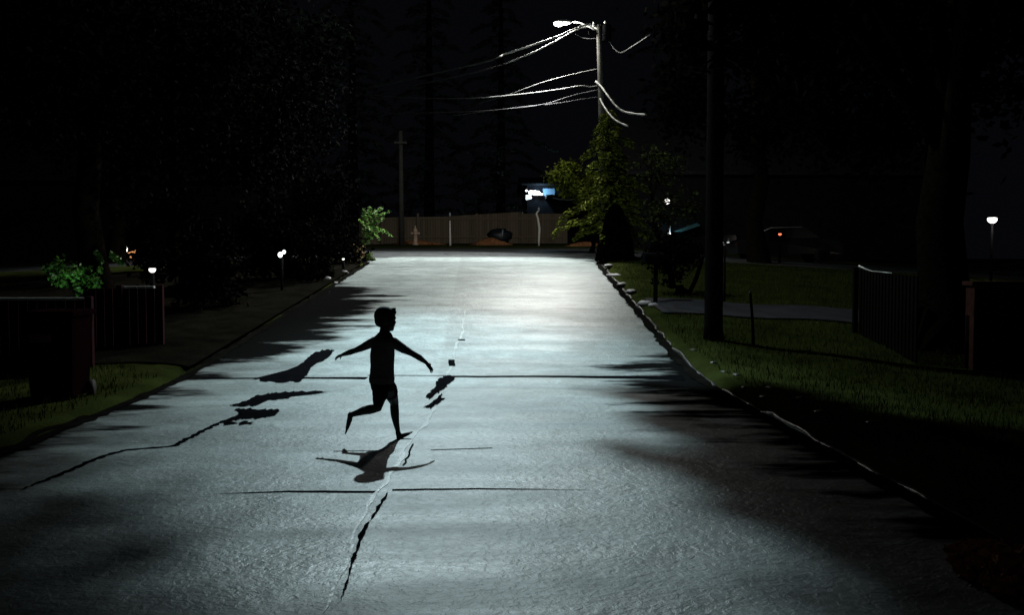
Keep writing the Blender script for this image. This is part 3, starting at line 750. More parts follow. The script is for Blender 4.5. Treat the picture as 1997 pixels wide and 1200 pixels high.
link('barrel', MB().lathe((hx, hy, hz), [(.15, 0), (.16, .05), (.105, .07), (.10, k*.55), (.125, k*.57), (.125, k*.63), (.09, k*.66)], 14).mesh(), M['pinkish'], ht, True)
link('bonnet', MB().lathe((hx, hy, hz+k*.655), [(.11, 0), (.105, k*.08), (.075, k*.18), (.035, k*.24), (.035, k*.33), (.01, k*.34)], 12).mesh(), M['pinkish'], ht, True)
for s in (-1, 1): link('nozzle', MB().tube([(hx+s*.08, hy, hz+k*.60), (hx+s*.22, hy, hz+k*.60)], [.06, .055], 10).mesh(), M['pinkish'], ht, True)
# marker posts
def marker(label, pts, Y, r, capz):
    q = [P(a, b, Y) for a, b in pts]; z = gz(q[0].x, Y)
    t = empty('marker_post', (q[0].x, Y, z), label, 'marker post', 'slim white marker posts before the fence')
    link('shaft', MB().tube([Vector((q[0].x, Y, z-.05))]+q, r, 8).mesh(), M['post'], t, True)
    link('reflector', MB().blob(q[-1]+Vector(capz), (.05, .03, .10), None, 10, 7).mesh(), M['trim'], t, True)
marker('straight slim white marker post left of centre before the fence', [(878, 474), (877.5, 452), (877.5, 430)], 48.5, [.05, .05, .045, .03], (0, 0, .28))
marker('bent slim white marker post right of centre before the fence', [(1051, 470), (1052, 445), (1049, 426), (1046, 417), (1050, 411)], 48.5, [.045, .05, .06, .05, .045, .03], (.02, 0, .06))
# distant pole at the left
dp = 50.5; q0, q1 = P(783, 470, dp), P(781, 255, dp)
tp = empty('utility_pole', (q0.x, dp, gz(q0.x, dp)), 'dim grey distant utility pole with a single crossarm at the left end of the fence', 'utility pole')
link('pole', MB().tube([Vector((q0.x, dp, gz(q0.x, dp)-.1)), q0.lerp(q1, .5), q1], [.14, .12, .10], 10).mesh(), M['wood'], tp, True)
link('crossarm', MB().box(P(781, 278, dp-.15), (.62, .09, .10), None, .01).mesh(), M['wood'], tp)
# mulch heaps
def heap(px, py, Y, sx, sy, sz, lab, m='mulch', name='mulch_pile', cat='mulch pile'):
    p = P(px, py, Y); z = gz(p.x, Y); vs = []; fs = []; n = 22; r = 9
    for i in range(r):
        t = i/(r-1)
        for k_ in range(n):
            a = 2*math.pi*k_/n; f = 1+.16*math.sin(3*a+i)+.08*math.sin(7*a)
            vs.append((p.x+sx*(1-t)*f*math.cos(a), Y+sy*(1-t)*f*math.sin(a), z-.04+sz*(1-(1-t)**1.6)*(1+.10*math.sin(5*a+2*i))+random.uniform(-.02, .02)))
    for i in range(r-1):
        for k_ in range(n): fs.append((i*n+k_, i*n+(k_+1) % n, (i+1)*n+(k_+1) % n, (i+1)*n+k_))
    mm = MB().add(vs, fs)
    return prop(link(name, mm.mesh(), M[m], None, True), lab, cat)
heap(957, 476, 50.5, 1.05, .7, .38, 'long rust brown mulch pile in front of the fence boards')
heap(1142, 474, 47.6, 1.1, .5, .22, 'low tan mulch pile right of the fence end')
heap(812, 480, 51.5, 1.5, .5, .24, 'flat brown earth heap behind the fire hydrant')
tb = empty('tarp_bundle', (P(975, 460, 52.5).x, 52.5, gz(1, 52.5)), 'dark tarp covered bundle with shiny folds behind the mulch pile', 'tarp')
c = P(975, 458, 52.5)
link('cover', MB().blob((c.x, 52.5, gz(c.x, 52.5)+.42), (.62, .42, .40), None, 18, 12, .13).mesh(), M['tarp'], tb, True)
link('strap', MB().tube([(c.x+.1, 52.06, gz(c.x, 52)+.42), (c.x+.12, 52.10, gz(c.x, 52)+.62), (c.x+.14, 52.3, gz(c.x, 52)+.78)], .04, 6).mesh(), M['trim'], tb, True)

def house(label, X0, X1, Y0, Y1, z0, eave, ridge, wins, m='wall', door=None):
    t = empty('house', ((X0+X1)/2, (Y0+Y1)/2, z0), label, 'house')
    link('wall', MB().add([(X0, Y0, z0-.3), (X1, Y0, z0-.3), (X1, Y1, z0-.3), (X0, Y1, z0-.3), (X0, Y0, eave), (X1, Y0, eave), (X1, Y1, eave), (X0, Y1, eave), (X0, (Y0+Y1)/2, ridge-.1), (X1, (Y0+Y1)/2, ridge-.1)],
                          [(0, 1, 5, 4), (1, 2, 6, 9, 5), (2, 3, 7, 6), (3, 0, 4, 8, 7), (0, 3, 2, 1)]).mesh(), M[m], t)
    ym = (Y0+Y1)/2; rf = MB()
    for ya in (Y0-.45, Y1+.45):
        ze = eave-.45*(ridge-eave)/((Y1-Y0)/2)
        a = [Vector((X0-.4, ya, ze)), Vector((X1+.4, ya, ze)), Vector((X1+.4, ym, ridge)), Vector((X0-.4, ym, ridge))]
        b = [q+Vector((0, 0, .14)) for q in a]; rf.add(a+b, [(0, 1, 2, 3), (4, 7, 6, 5), (0, 4, 5, 1), (1, 5, 6, 2), (2, 6, 7, 3), (3, 7, 4, 0)])
    link('roof', rf.mesh(), M['roof'], t)
    for (x, z, w, h) in wins:
        fr = link('window', MB().box((x, Y0-.03, z), (w+.16, .06, h+.16)).mesh(), M['trim'] if m == 'x' else M['wall'], t)
        sub('pane', MB().box((x, Y0-.065, z), (w, .02, h)).mesh(), M['glass'], fr)
    if door:
        d = link('door', MB().box((door, Y0-.03, z0+1.0), (.95, .06, 2.05), None, .01).mesh(), M['wall'], t)
        sub('handle', MB().blob((door+.36, Y0-.09, z0+1.0), .035).mesh(), M['steel'], d, True)
    return t
HYb = 70.0
hz0 = gz(5, 66)
e0 = P(0, 381, HYb-1.2).z
hA = house('dark house beyond the fence with a blue lit upper wall', P(1028, 0, HYb).x, P(1190, 0, HYb).x, HYb, HYb+8, hz0, P(0, 358, HYb).z, P(0, 338, HYb).z, [(P(1120, 0, HYb).x, P(0, 372, HYb).z, 1.0, .4)])
link('porch_roof', MB().box((P(1131, 0, HYb).x, HYb-.9, e0-.02), (4.7, 1.8, .20)).mesh(), M['roof'], hA)
link('porch_fascia', MB().tube([P(1078, 386, HYb-1.9), P(1092, 389, HYb-1.9), P(1110, 390, HYb-1.9), P(1125, 388, HYb-1.9), P(1140, 388.5, HYb-1.9)], .035, 6).mesh(), M['trim'], hA, True)
link('upper_panel', MB().box((P(1071, 0, HYb).x, HYb-.05, P(0, 373, HYb).z), (.80, .06, .52)).mesh(), M['wall_blue_glow'], hA)  # wall patch with the lamp's blue glow put into its colour
sl_ = empty('security_light', P(1042, 384, HYb-.35), 'blazing white security light cluster on the house beyond the fence', 'security light')
link('bracket', MB().tube([P(1027, 366, HYb-.2), P(1028, 372, HYb-.3), P(1042, 372, HYb-.2), P(1056, 378, HYb-.2)], .04, 6).mesh(), M['steel'], sl_, True)
for (a, b, w, h) in ((1036, 375.5, .20, .16), (1043, 376, .20, .17), (1048, 376.5, .20, .16), (1055, 379, .13, .07)):
    link('lamp', MB().blob(P(a, b, HYb-.45), (w, .14, h), None, 12, 8).mesh(), M['glow_cool'], sl_, True)
link('lamp', MB().blob(P(1026.5, 372, HYb-.45), (.07, .07, .07), None, 10, 7).mesh(), M['glow_cool'], sl_, True)
q = P(1031, 385, HYb-.45)
link('diffuser', MB().add([q+Vector((-.20, 0, .16)), q+Vector((.10, 0, .22)), q+Vector((.24, 0, -.03)), q+Vector((.17, 0, -.10)), q+Vector((-.14, 0, -.19)), q+Vector((-.21, 0, -.12))]+[q+Vector((-.20, .1, .16)), q+Vector((.10, .1, .22)), q+Vector((.24, .1, -.03)), q+Vector((.17, .1, -.10)), q+Vector((-.14, .1, -.19)), q+Vector((-.21, .1, -.12))],
     [(0, 5, 4, 3, 2, 1), (6, 7, 8, 9, 10, 11)]+[(k, (k+1) % 6, 6+(k+1) % 6, 6+k) for k in range(6)]).mesh(), M['glow_dim'], sl_)
def lamp_light(name, loc, energy, col, r=.06):
    l = bpy.data.lights.new(name, 'POINT'); l.energy = energy; l.color = col; l.shadow_soft_size = r
    o = bpy.data.objects.new(name, l); COL.objects.link(o); o.location = loc; return o
lamp_light('security_lamp_light', P(1055, 374, HYb-.8), 90, (.45, .75, 1.0))

# houses at the sides, with their lamps
hB = house('dark house on the right behind the lawn with small lamps', 7.6, 22, 50, 58, gz(12, 50), 6.2, 9.0, [(P(1414, 0, 50).x, P(0, 478, 50).z, 1.3, 1.0), (P(1600, 0, 50).x, P(0, 476, 50).z, 1.4, 1.1)], door=P(1340, 0, 50).x)
link('awning', MB().add([P(1315, 452, 49.2), P(1360, 436, 49.2), P(1366, 440, 49.2), P(1330, 452, 49.2), P(1315, 450, 49.9), P(1360, 434, 49.9), P(1366, 438, 49.9), P(1330, 450, 49.9)], [(0, 1, 2, 3), (4, 7, 6, 5), (0, 4, 5, 1), (1, 5, 6, 2), (2, 6, 7, 3), (3, 7, 4, 0)]).mesh(), mat('teal_awning', (.05, .15, .17), .6, .3), hB)
lamp_light('awning_lamp_light', P(1306, 450, 49.0), 10, (.6, .9, 1.0))
def wall_lamp(label, px, py, Y, r, m, backY=None, stem=0.35, shape=(1, 1)):
    p = P(px, py, Y); t = empty('wall_lamp', p, label, 'wall lamp')
    link('bulb', MB().lathe(p, [(r*.3, -r*shape[1]), (r*.85*shape[0], -r*.6*shape[1]), (r*shape[0], 0), (r*.95*shape[0], r*.6*shape[1]), (r*.4, r*.8*shape[1])], 10).mesh(), m, t, True)
    by = backY or Y+.6
    link('bracket', MB().tube([p+Vector((0, 0, r*.75)), p+Vector((.06, .05, stem)), Vector((p.x+.10, by, p.z+stem))], .022, 6).mesh(), M['steel'], t, True)
wall_lamp('white round wall lamp high on the right-hand house', 1301, 393, 49.4, .13, M['glow_white'], 50, .45)
wall_lamp('small white lamp below the high round wall lamp', 1305.5, 456, 49.2, .07, M['glow_white'], 50)
wall_lamp('tiny dim lamp behind the thick lamp pole, left of two', 1408, 473.5, 49.4, .06, M['glow_dim'], 50, .2, (1.2, .5))
wall_lamp('tiny dim lamp behind the thin tall stake, right of two', 1420, 473, 49.4, .06, M['glow_dim'], 50, .2, (1.2, .5))
# garden lamp far right
def post_lamp(label, px, py, Y, r, m, light=0, col=(1, .9, .75)):
    p = P(px, py, Y); z = gz(p.x, Y); t = empty('garden_lamp', (p.x, Y, z), label, 'garden lamp')
    link('post', MB().tube([(p.x, Y, z-.1), (p.x, Y, p.z-r)], [.05, .035], 8).mesh(), M['black'], t, True)
    link('shade', MB().lathe(p, [(r*.35, -r*.75), (r*.8, -r*.45), (r*1.05, .0), (r*1.0, r*.45), (r*.7, r*.55)], 12).mesh(), m, t, True)
    link('cap', MB().lathe(p+Vector((0, 0, r*.57)), [(r*1.1, 0), (r*.9, r*.14), (r*.15, r*.3)], 12).mesh(), M['black'], t, True)
    if light: lamp_light('garden_lamp_light', (p.x, Y-.3, p.z-.1), light, col)
post_lamp('warm white bowl garden lamp at the far right of the street', 1935, 429, 34, .15, M['glow_white'], 30)
post_lamp('small glowing red garden lamp on a dark post at the back of the right lawn', 1521, 457, 38.5, .062, M['glow_red'])
post_lamp('white garden lamp on a dark post beyond the maroon fence', 297, 527, 19.2, .062, M['glow_white'])
post_lamp('pinpoint garden lamp at the foot of the dark left hedge', 669.5, 505.5, 30.8, .036, M['glow_white'])
hC = house('dark house on the left beyond the maroon fence', -24, -9.2, 47, 55, gz(-14, 47), 5.6, 8.2, [(-12.5, 3.0, 1.2, 1.0), (-17, 3.0, 1.2, 1.0)], door=-10.6)
def lantern(label, px, py, Y):
    p = P(px, py, Y); t = empty('porch_lantern', p, label, 'lantern')
    link('frame', MB().box(p+Vector((0, 0, .12)), (.16, .16, .03), None, .008).tube([p+Vector((.05, 0, .14)), p+Vector((.12, .2, .22)), p+Vector((.12, 8.0 if Y < 40 else .5, .22))], .015, 6).mesh(), M['steel'], t)
    link('glass', MB().lathe(p, [(.03, -.10), (.06, -.06), (.07, .06), (.05, .10)], 8).mesh(), M['glow_white'], t, True)
    return t, p
t, p = lantern('white and orange porch lantern group behind the maroon fence', 246, 487, 46.2)
link('hood', MB().add([p+Vector(q) for q in ((.05, 0, -.14), (.42, 0, -.02), (.40, 0, -.12), (.20, 0, -.22), (.05, .1, -.14), (.42, .1, -.02), (.40, .1, -.12), (.20, .1, -.22))], [(0, 3, 2, 1), (4, 5, 6, 7), (0, 1, 5, 4), (1, 2, 6, 5), (2, 3, 7, 6), (3, 0, 4, 7)]).mesh(), M['glow_orange'], t)
link('lower_bulb', MB().blob(p+Vector((.20, 0, -.34)), .05).mesh(), M['glow_orange'], t, True)
link('lower_pane', MB().box(p+Vector((.24, 0, -.70)), (.18, .05, .09)).mesh(), mat('glow_amber_dummy', (.5, .3, .1)) if False else glow('amber_light', (1.0, .55, .18), .8), t)
tw = empty('security_light', (P(549, 497, 25.5).x, 25.5, gz(P(549, 497, 25.5).x, 25.5)), 'pair of small white security lamps on a post by the left hedges', 'security light')
link('post', MB().tube([tw.location, P(550, 503, 25.55)], .03, 7).mesh(), M['black'], tw, True)
for a, b, r in ((546.5, 497, .058), (554, 491.5, .042)): link('lamp', MB().blob(P(a, b, 25.5), (r, r, r*1.2), None, 10, 8).mesh(), M['glow_cool'], tw, True)
link('bracket', MB().tube([P(546.5, 497, 25.53), P(550, 503, 25.6), P(554, 492, 25.53)], .015, 6).mesh(), M['black'], tw, True)

# ------------------------------------------------------------------ left verge: bin, maroon fence, green lit shrub
bxp = P(118, 780, 12.8); bz = gz(bxp.x, 12.8); H = P(118, 601, 12.8).z-bz
bn = empty('wheelie_bin', (bxp.x, 12.8, bz), 'dark red wheelie bin with a faded label on the left verge', 'bin')
def taper(c, w0, d0, w1, d1, h):
    x, y, z = c
    return MB().add([(x-w0/2, y-d0/2, z), (x+w0/2, y-d0/2, z), (x+w0/2, y+d0/2, z), (x-w0/2, y+d0/2, z), (x-w1/2, y-d1/2, z+h), (x+w1/2, y-d1/2, z+h), (x+w1/2, y+d1/2, z+h), (x-w1/2, y+d1/2, z+h)], [(0, 3, 2, 1), (4, 5, 6, 7), (0, 1, 5, 4), (1, 2, 6, 5), (2, 3, 7, 6), (3, 0, 4, 7)])
link('tub', taper((bxp.x, 12.8, bz+.04), .50, .52, .58, .66, H-.14).mesh(), M['binp'], bn)
link('lid', MB().box((bxp.x, 12.8, bz+H-.06), (.63, .74, .07), None, .02).mesh(), M['binp'], bn)
link('handle', MB().tube([(bxp.x-.22, 13.2, bz+H-.12), (bxp.x+.22, 13.2, bz+H-.12)], .02, 8).mesh(), M['binp'], bn, True)
link('label_plate', MB().box((bxp.x-.10, 12.8-.318, bz+H*.68), (.27, .01, .10), Matrix.Rotation(R(4), 3, 'X')).mesh(), M['label'], bn)
for s in (-1, 1): link('wheel', MB().tube([(bxp.x+s*.26, 13.06, bz+.1), (bxp.x+s*.31, 13.06, bz+.1)], .10, 14).mesh(), M['rubber'], bn, True)
def board_panel(label, xa, xb, Y, ztop, posts, cap_span):
    z = gz(xa, Y); t = empty('board_fence', ((xa+xb)/2, Y, z), label, 'fence')
    mb2 = MB(); x = xa
    while x < xb-.02:
        w = min(.14, xb-x); mb2.box((x+w/2, Y+random.uniform(-.004, .004), (gz(x, Y)-.05+ztop)/2), (w-.008, .025, ztop-gz(x, Y)+.05)); x += w
    link('boards', mb2.mesh(), M['maroon'], t)
    for p in posts: link('post', MB().box((p, Y-.07, (gz(p, Y)-.1+ztop+.06)/2), (.10, .10, ztop+.06-gz(p, Y)+.1), None, .01).mesh(), M['maroon'], t)
    link('cap_rail', MB().box(((cap_span[0]+cap_span[1])/2, Y, ztop+.022), (cap_span[1]-cap_span[0], .09, .035), None, .006).mesh(), M['cap'], t)
    return t
Ya = 15.6
board_panel('low maroon board fence with a pale metal cap behind the bin', P(-260, 0, Ya).x, P(160, 0, Ya).x, Ya, P(0, 586, Ya).z, [P(-60, 0, Ya).x, P(166, 0, Ya).x], (P(-260, 0, Ya).x, P(160, 0, Ya).x))
Yb = 17.6
board_panel('taller maroon board fence section right of the bin', P(160, 0, Yb).x, P(310, 0, Yb).x, Yb, P(0, 563, Yb).z, [P(226, 0, Yb).x, P(306, 0, Yb).x], (P(228, 0, Yb).x, P(292, 0, Yb).x))
# shrub lit green
gy = 21.0; gx = P(150, 560, gy).x; gzz = gz(gx, gy)
c = P(150, 530, gy)
tree('garden_shrub', 'shrub lit green by a garden spotlight behind the maroon fence', (gx, gy), (gx, gy, c.z+.1), .05,
     [(c.x, gy, c.z-.05, .75, .5, .42), (P(190, 0, gy).x, gy, P(0, 510, gy).z, .5, .4, .25)], 1300, .10, M['leaf_fern'], cat='shrub', clumps=26, spread=.20)
sp_ = empty('garden_spotlight', (gx+.25, gy-.8, gz(gx, gy-.8)), 'small green garden spotlight hidden under the lit shrub', 'spotlight')
link('stake', MB().tube([(gx+.25, gy-.8, gz(gx, gy-.8)-.05), (gx+.25, gy-.8, P(0, 592, gy-.8).z)], .02, 6).mesh(), M['black'], sp_, True)
link('lens', MB().blob((gx+.25, gy-.8, P(0, 592, gy-.8).z), .05).mesh(), M['glow_green'], sp_, True)
lamp_light('garden_spot_light', (gx+.25, gy-.85, P(0, 584, gy-.8).z), 10, (.5, 1.0, .78))

# ------------------------------------------------------------------ right side: V tree, parked car, fence panel, brick planter, leaf heap
vx = P(1325, 600, 24.5).x; vy = 24.5; vz = gz(vx, vy)
vt = empty('small_tree', (vx, vy, vz), 'small dark forked tree between the mailbox and the lamp pole', 'tree')
link('trunk', MB().tube([(vx, vy, vz-.1), (vx, vy, vz+.25), P(1312, 560, vy), P(1305, 520, vy), P(1300, 470, vy)], [.13, .11, .09, .07, .04], 8).tube([(vx, vy, vz+.2), P(1345, 570, vy), P(1357, 545, vy), P(1372, 500, vy)], [.08, .065, .055, .035], 8).mesh(), M['bark'], vt, True)
link('crown', leaf_mesh(crown_points([(P(1315, 0, vy).x, vy, P(0, 495, vy).z, .75, .6, .5), (P(1300, 0, vy).x, vy, P(0, 545, vy).z, .35, .3, .30), (P(1340, 0, vy).x, vy, P(0, 480, vy).z, .6, .5, .35)], 3000, 30, .3), .10), M['leaf_black'], vt)
cy = 41.5
ccx = P(1472, 530, cy).x+1.2; cz = gz(ccx, cy)
def parked_car(label, X, Y, z):
    t = empty('parked_car', (X, Y, z), label, 'car')
    prof = [(-2.1, .35), (-2.15, .75), (-1.9, .92), (-1.35, .98), (-.85, 1.42), (.55, 1.46), (1.25, 1.0), (2.0, .86), (2.15, .62), (2.1, .35)]
    K = len(prof); w = lambda h: .84 if h < 1.0 else .64
    mb2 = MB(); mb2.add([(X+a, Y+s*w(b), z+b) for s in (-1, 1) for a, b in prof], [tuple(range(K)), tuple(range(2*K-1, K-1, -1))]+[(k, K+k, K+(k+1) % K, (k+1) % K) for k in range(K)])
    link('body', mb2.mesh(), M['car'], t)
    wn = link('window', MB().add([(X+a, Y-.85+.0*b, z+b) for a, b in ((-1.2, 1.0), (-.8, 1.36), (-.2, 1.38), (-.2, 1.0))]+[(X+a, Y-.75, z+b) for a, b in ((-1.2, 1.0), (-.8, 1.36), (-.2, 1.38), (-.2, 1.0))], [(0, 3, 2, 1), (4, 5, 6, 7)]+[(k, (k+1) % 4, 4+(k+1) % 4, 4+k) for k in range(4)]).mesh(), M['glass'], t)
    sub('trim', MB().tube([(X-1.25, Y-.87, z+1.0), (X-1.22, Y-.87, z+1.2), (X-.82, Y-.87, z+1.38), (X+.45, Y-.87, z+1.42)], .02, 6).mesh(), M['cap'], wn, True)
    for a in (-1.3, 1.3):
        for s in (-1, 1):
            wh = link('wheel', MB().tube([(X+a, Y+s*.64, z+.32), (X+a, Y+s*.86, z+.32)], .32, 16).mesh(), M['rubber'], t, True)
            sub('rim', MB().tube([(X+a, Y+s*.862, z+.32), (X+a, Y+s*.872, z+.32)], .19, 12).mesh(), M['black'], wh, True)
    for s in (-1, 1): link('tail_light', MB().box((X-2.13, Y+s*.62, z+.74), (.05, .28, .12), None, .01).mesh(), M['brick'], t)
    return t
parked_car('black parked car with a pale window trim at the back of the lawn', ccx, cy, gz(ccx, cy))
# dark fence end-on to the street
f0, f1 = P(1675, 635, 20), P(1760, 640, 17.4)
t = empty('board_fence', (f0.x, 20, gz(f0.x, 20)), 'short dark board fence with a pale capped end beside the right lawn', 'fence')
mb2 = MB(); nb = 18
for i in range(nb):
    a = (i+.5)/nb; q = Vector((f0.x, 20, 0)).lerp(Vector((P(1790, 640, 16.8).x, 16.8, 0)), a)
    zt = np.interp(a, [0, .15, 1], [P(0, 524, 20).z, P(0, 528, 19.6).z-.02, P(0, 540, 16.8).z]); zg = gz(q.x, q.y)
    mb2.box((q.x, q.y, (zg-.05+zt)/2), (.11, .03, zt-zg+.05), Matrix.Rotation(math.atan2(-3.2, P(1790, 640, 16.8).x-f0.x), 3, 'Z'))
link('boards', mb2.mesh(), M['darkwood'], t)
link('end_post', MB().box((f0.x-.06, 20.05, (gz(f0.x, 20)+P(0, 522, 20).z)/2-.05), (.09, .09, P(0, 522, 20).z-gz(f0.x, 20)+.1), None, .01).mesh(), M['darkwood'], t)
link('cap_rail', MB().tube([P(1675, 520, 20)+Vector((0, 0, .01)), P(1688, 525, 19.8), P(1700, 529, 19.5), P(1740, 533, 18.4)], [.022, .02, .012, .01], 6).mesh(), M['cap'], t, True)
bw = P(1950, 600, 16.5); bwz = gz(bw.x, 16.5)
t = empty('brick_wall', (bw.x+1.0, 16.5, bwz), 'low dark red brick garden wall at the right edge of the photo', 'wall')
link('bricks', MB().box((bw.x+1.2, 16.5, (bwz+P(0, 560, 16.5).z)/2-.05), (3.4, .3, P(0, 560, 16.5).z-bwz+.1), None, .01).mesh(), M['brick'], t)
link('coping', MB().box((bw.x+1.2, 16.5, P(0, 560, 16.5).z+.045), (3.5, .38, .07), None, .012).mesh(), M['brick'], t)
# fallen leaf heap in the lower right corner
lc = G(1945, 1120); z0 = gz(lc.x, lc.y)
n = 900; a = RNG.uniform(0, 2*math.pi, n); r = np.sqrt(RNG.uniform(0, 1, n)); 
pts = np.stack([lc.x+.05+.26*r*np.cos(a), lc.y-.1+.62*r*np.sin(a), max(z0, 0)+.01+.16*(1-r**2)*RNG.uniform(.2, 1, n)], 1)
prop(link('leaf_heap', leaf_mesh(pts, .075, None, .75), M['leaf_rust']), 'heap of rust brown fallen leaves at the lower right road edge', 'leaf heap')

# ------------------------------------------------------------------ trees and shrubs
# lit conifer behind the far pole
CY = 35.5; ccx_ = P(1186, 480, CY).x
conifer('conifer_tree', 'lamp lit yellow green conifer behind the lit utility pole', (ccx_, CY), P(0, 205, CY).z-gz(ccx_, CY), 2.25, 46, M['leaf_con'], .17, 170, r0=.15, start=.18)
c = P(1118, 345, 38.4)
tree('broadleaf_shrub', 'rounded bright green bush left of the conifer above the fence end', (c.x+.7, 38.6), (c.x+.3, 38.5, c.z), .09,
     [(c.x, 38.4, c.z, .95, .8, .60), (P(1150, 0, 38).x, 38.4, P(0, 370, 38).z, 1.0, .8, .55)], 5200, .17, M['leaf_con'], cat='bush', clumps=40, spread=.3)
c = P(1255, 430, 40)
tree('broadleaf_tree', 'dim loose leaved tree right of the conifer', (c.x+.6, 40), (c.x+.2, 40, c.z+1.8), .13,
     [(c.x, 40, c.z, 1.1, 1, 1.0), (c.x+.5, 40, c.z+2.0, 1.2, 1, .9), (c.x+1.4, 40.5, c.z+.6, 1.0, 1, 1.0)], 2200, .15, M['leaf_dim'], clumps=40, spread=.28)
# black cone shaped shrub in front of the pole foot
bxx = P(1200, 505, 33.8).x; zz0 = gz(bxx, 33.8); hh = P(0, 398, 33.8).z-zz0
t = empty('cone_shrub', (bxx, 33.8, zz0), 'black cone shaped evergreen at the foot of the lit utility pole', 'shrub')
n = 6000; f = RNG.uniform(0, 1, n)**1.3; a = RNG.uniform(0, 2*math.pi, n); rr2 = (.62*(1-f)**.6+.05)*np.sqrt(RNG.uniform(.55, 1, n))
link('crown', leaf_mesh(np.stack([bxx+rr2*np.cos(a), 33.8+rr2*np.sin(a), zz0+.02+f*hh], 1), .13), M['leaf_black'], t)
link('trunk', MB().tube([(bxx, 33.8, zz0-.1), (bxx, 33.8, zz0+hh*.9)], [.12, .03], 8).mesh(), M['bark'], t, True)
# fern, yellow shrub and hedge at the far left corner
t = empty('fern_shrub', (P(715, 480, 37).x, 37, gz(-3.6, 35.5)), 'bright green arching fern at the left street corner', 'fern')
C, D = [], []; fr = MB(); b0 = P(716, 470, 35.2)
for i, e in enumerate(((763, 412), (745, 405), (722, 404), (752, 452), (765, 462), (742, 470), (710, 408), (735, 430), (748, 425), (728, 452), (700, 430), (712, 450))):
    q1 = P(*e, 35.2+random.uniform(-.5, .3)); q0 = b0+Vector((random.uniform(-.1, .1), random.uniform(-.2, .2), random.uniform(-.1, .5)))
    mid = q0.lerp(q1, .55)+Vector((0, 0, .18)); fr.tube([q0, mid, q1], [.012, .009, .003], 5, False)
    for k in range(120):
        u = random.random(); p = q0.lerp(mid, u*2) if u < .5 else mid.lerp(q1, (u-.5)*2); d = (q1-q0).normalized()
        s = random.choice((-1, 1)); sd = d.cross(UP).normalized()*s; wdt = .14*(1-u*.75)
        C.append(p+sd*random.uniform(0, wdt)+Vector((0, random.gauss(0, .05), random.gauss(0, .02)))); D.append(d*.5+sd*.9+Vector((0, 0, -.2)))
link('stem', fr.mesh(), M['bark'], t); link('frond', leaf_mesh([tuple(q) for q in C], .13, [tuple(q) for q in D], .28), M['leaf_fern'], t)
c = P(668, 462, 34); tree('yellow_shrub', 'small yellowish shrub against the dark left hedge', (c.x, 34), (c.x, 34, c.z), .04, [(c.x, 34, c.z, .16, .2, .22), (c.x+.1, 34, c.z-.5, .2, .2, .25)], 350, .10, M['leaf_yel'], cat='shrub', clumps=9)
c = P(700, 490, 34.2); tree('yellow_shrub', 'tan dry shrub at the left kerb corner', (c.x, 34.2), (c.x, 34.2, c.z+.1), .03, [(c.x, 34.2, c.z, .24, .25, .24), (c.x-.05, 34.2, c.z-.3, .2, .2, .2)], 600, .09, mat('dry_leaf', (.22, .16, .08), .8, .1, .5, island=True), cat='shrub', clumps=12)
c = P(722, 505, 34.5); tree('low_shrub', 'low dull green clump at the tip of the left kerb', (c.x-.1, 34.6), (c.x, 34.6, c.z), .03, [(c.x-.15, 34.6, c.z+.02, .45, .4, .20)], 900, .09, M['leaf_green'], cat='shrub', clumps=14)
def dark_shrub(label, px, py, Y, ells, n=5000, s=.14):
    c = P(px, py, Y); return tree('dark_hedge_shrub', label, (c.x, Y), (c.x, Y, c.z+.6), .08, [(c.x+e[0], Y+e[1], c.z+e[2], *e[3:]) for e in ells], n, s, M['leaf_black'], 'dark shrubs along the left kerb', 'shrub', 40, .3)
dark_shrub('tall black shrub behind the fern at the left corner', 655, 470, 33.0, [(0, 0, 0, 1.0, 1.0, 1.1), (-.9, .3, .6, 1.0, 1, 1.2), (-.2, .3, 1.5, .9, .9, .9)], 8000)
dark_shrub('spreading black shrub halfway down the left kerb', 600, 500, 28.0, [(0, 0, 0, .9, 1.2, .9), (-.9, 0, .3, .9, 1.2, 1.1)], 7000)
dark_shrub('black shrub by the left verge nearest the bin', 430, 540, 22.5, [(-.3, 0, .2, 1.0, 1.2, 1.0), (-1.2, .5, .6, .9, 1, 1.2)], 6000)
st = [(712, 520, 33.0, .20, .25, .05), (690, 540, 30.6, .12, .35, .05), (672, 540, 30.2, .14, .2, .10), (655, 560, 28.0, .15, .2, .12), (640, 553, 28.2, .12, .16, .10)]
lb_ = ['pale flat stone at the very tip of the left kerb', 'long pale stone on the left kerb by the hedge', 'grey stone under the left corner hedge', 'round grey stone at the hedge foot nearest the boy', 'small grey stone half hidden under the left hedge']
for (a, b, Y, sx, sy, sz), l in zip(st, lb_): stone(a, b, Y, sx, sy, sz, l, 'stone', 'stones along the left kerb')
# big dark trees over the sides
def big(label, b, h, r0, ells, n, s=.22, grp='dark trees along the street', name='broadleaf_tree'):
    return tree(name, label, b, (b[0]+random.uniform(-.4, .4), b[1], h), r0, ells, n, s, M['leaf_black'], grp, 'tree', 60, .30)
big('huge dark tree with a thick trunk behind the dark capped fence on the right', (P(1840, 690, 18.6).x, 18.6), 9.5, .50,
    [(4.6, 13.0, 6.3, 3.4, 4.2, 1.9), (8.6, 17.5, 7.4, 4.2, 4.2, 3.0), (4.4, 9.0, 5.8, 2.7, 3.0, 1.4), (9, 13, 7.5, 4, 4, 2.5)], 26000)
_t = [o for o in COL.objects if o.get('label', '').startswith('huge dark tree')][0]
_n = 22000; _by = RNG.uniform(16.7, 19.2, _n)
_in = -.43+.045*np.sin(_by*5.1)+.05*np.sin(_by*13.7+1)+np.abs(RNG.normal(0, .05, _n))
_bx = _in+(3.4-_in)*RNG.uniform(0, 1, _n); _k = ~((_bx > .05) & (_by > 18.55)); _bx, _by = _bx[_k], _by[_k]; _n = len(_bx)
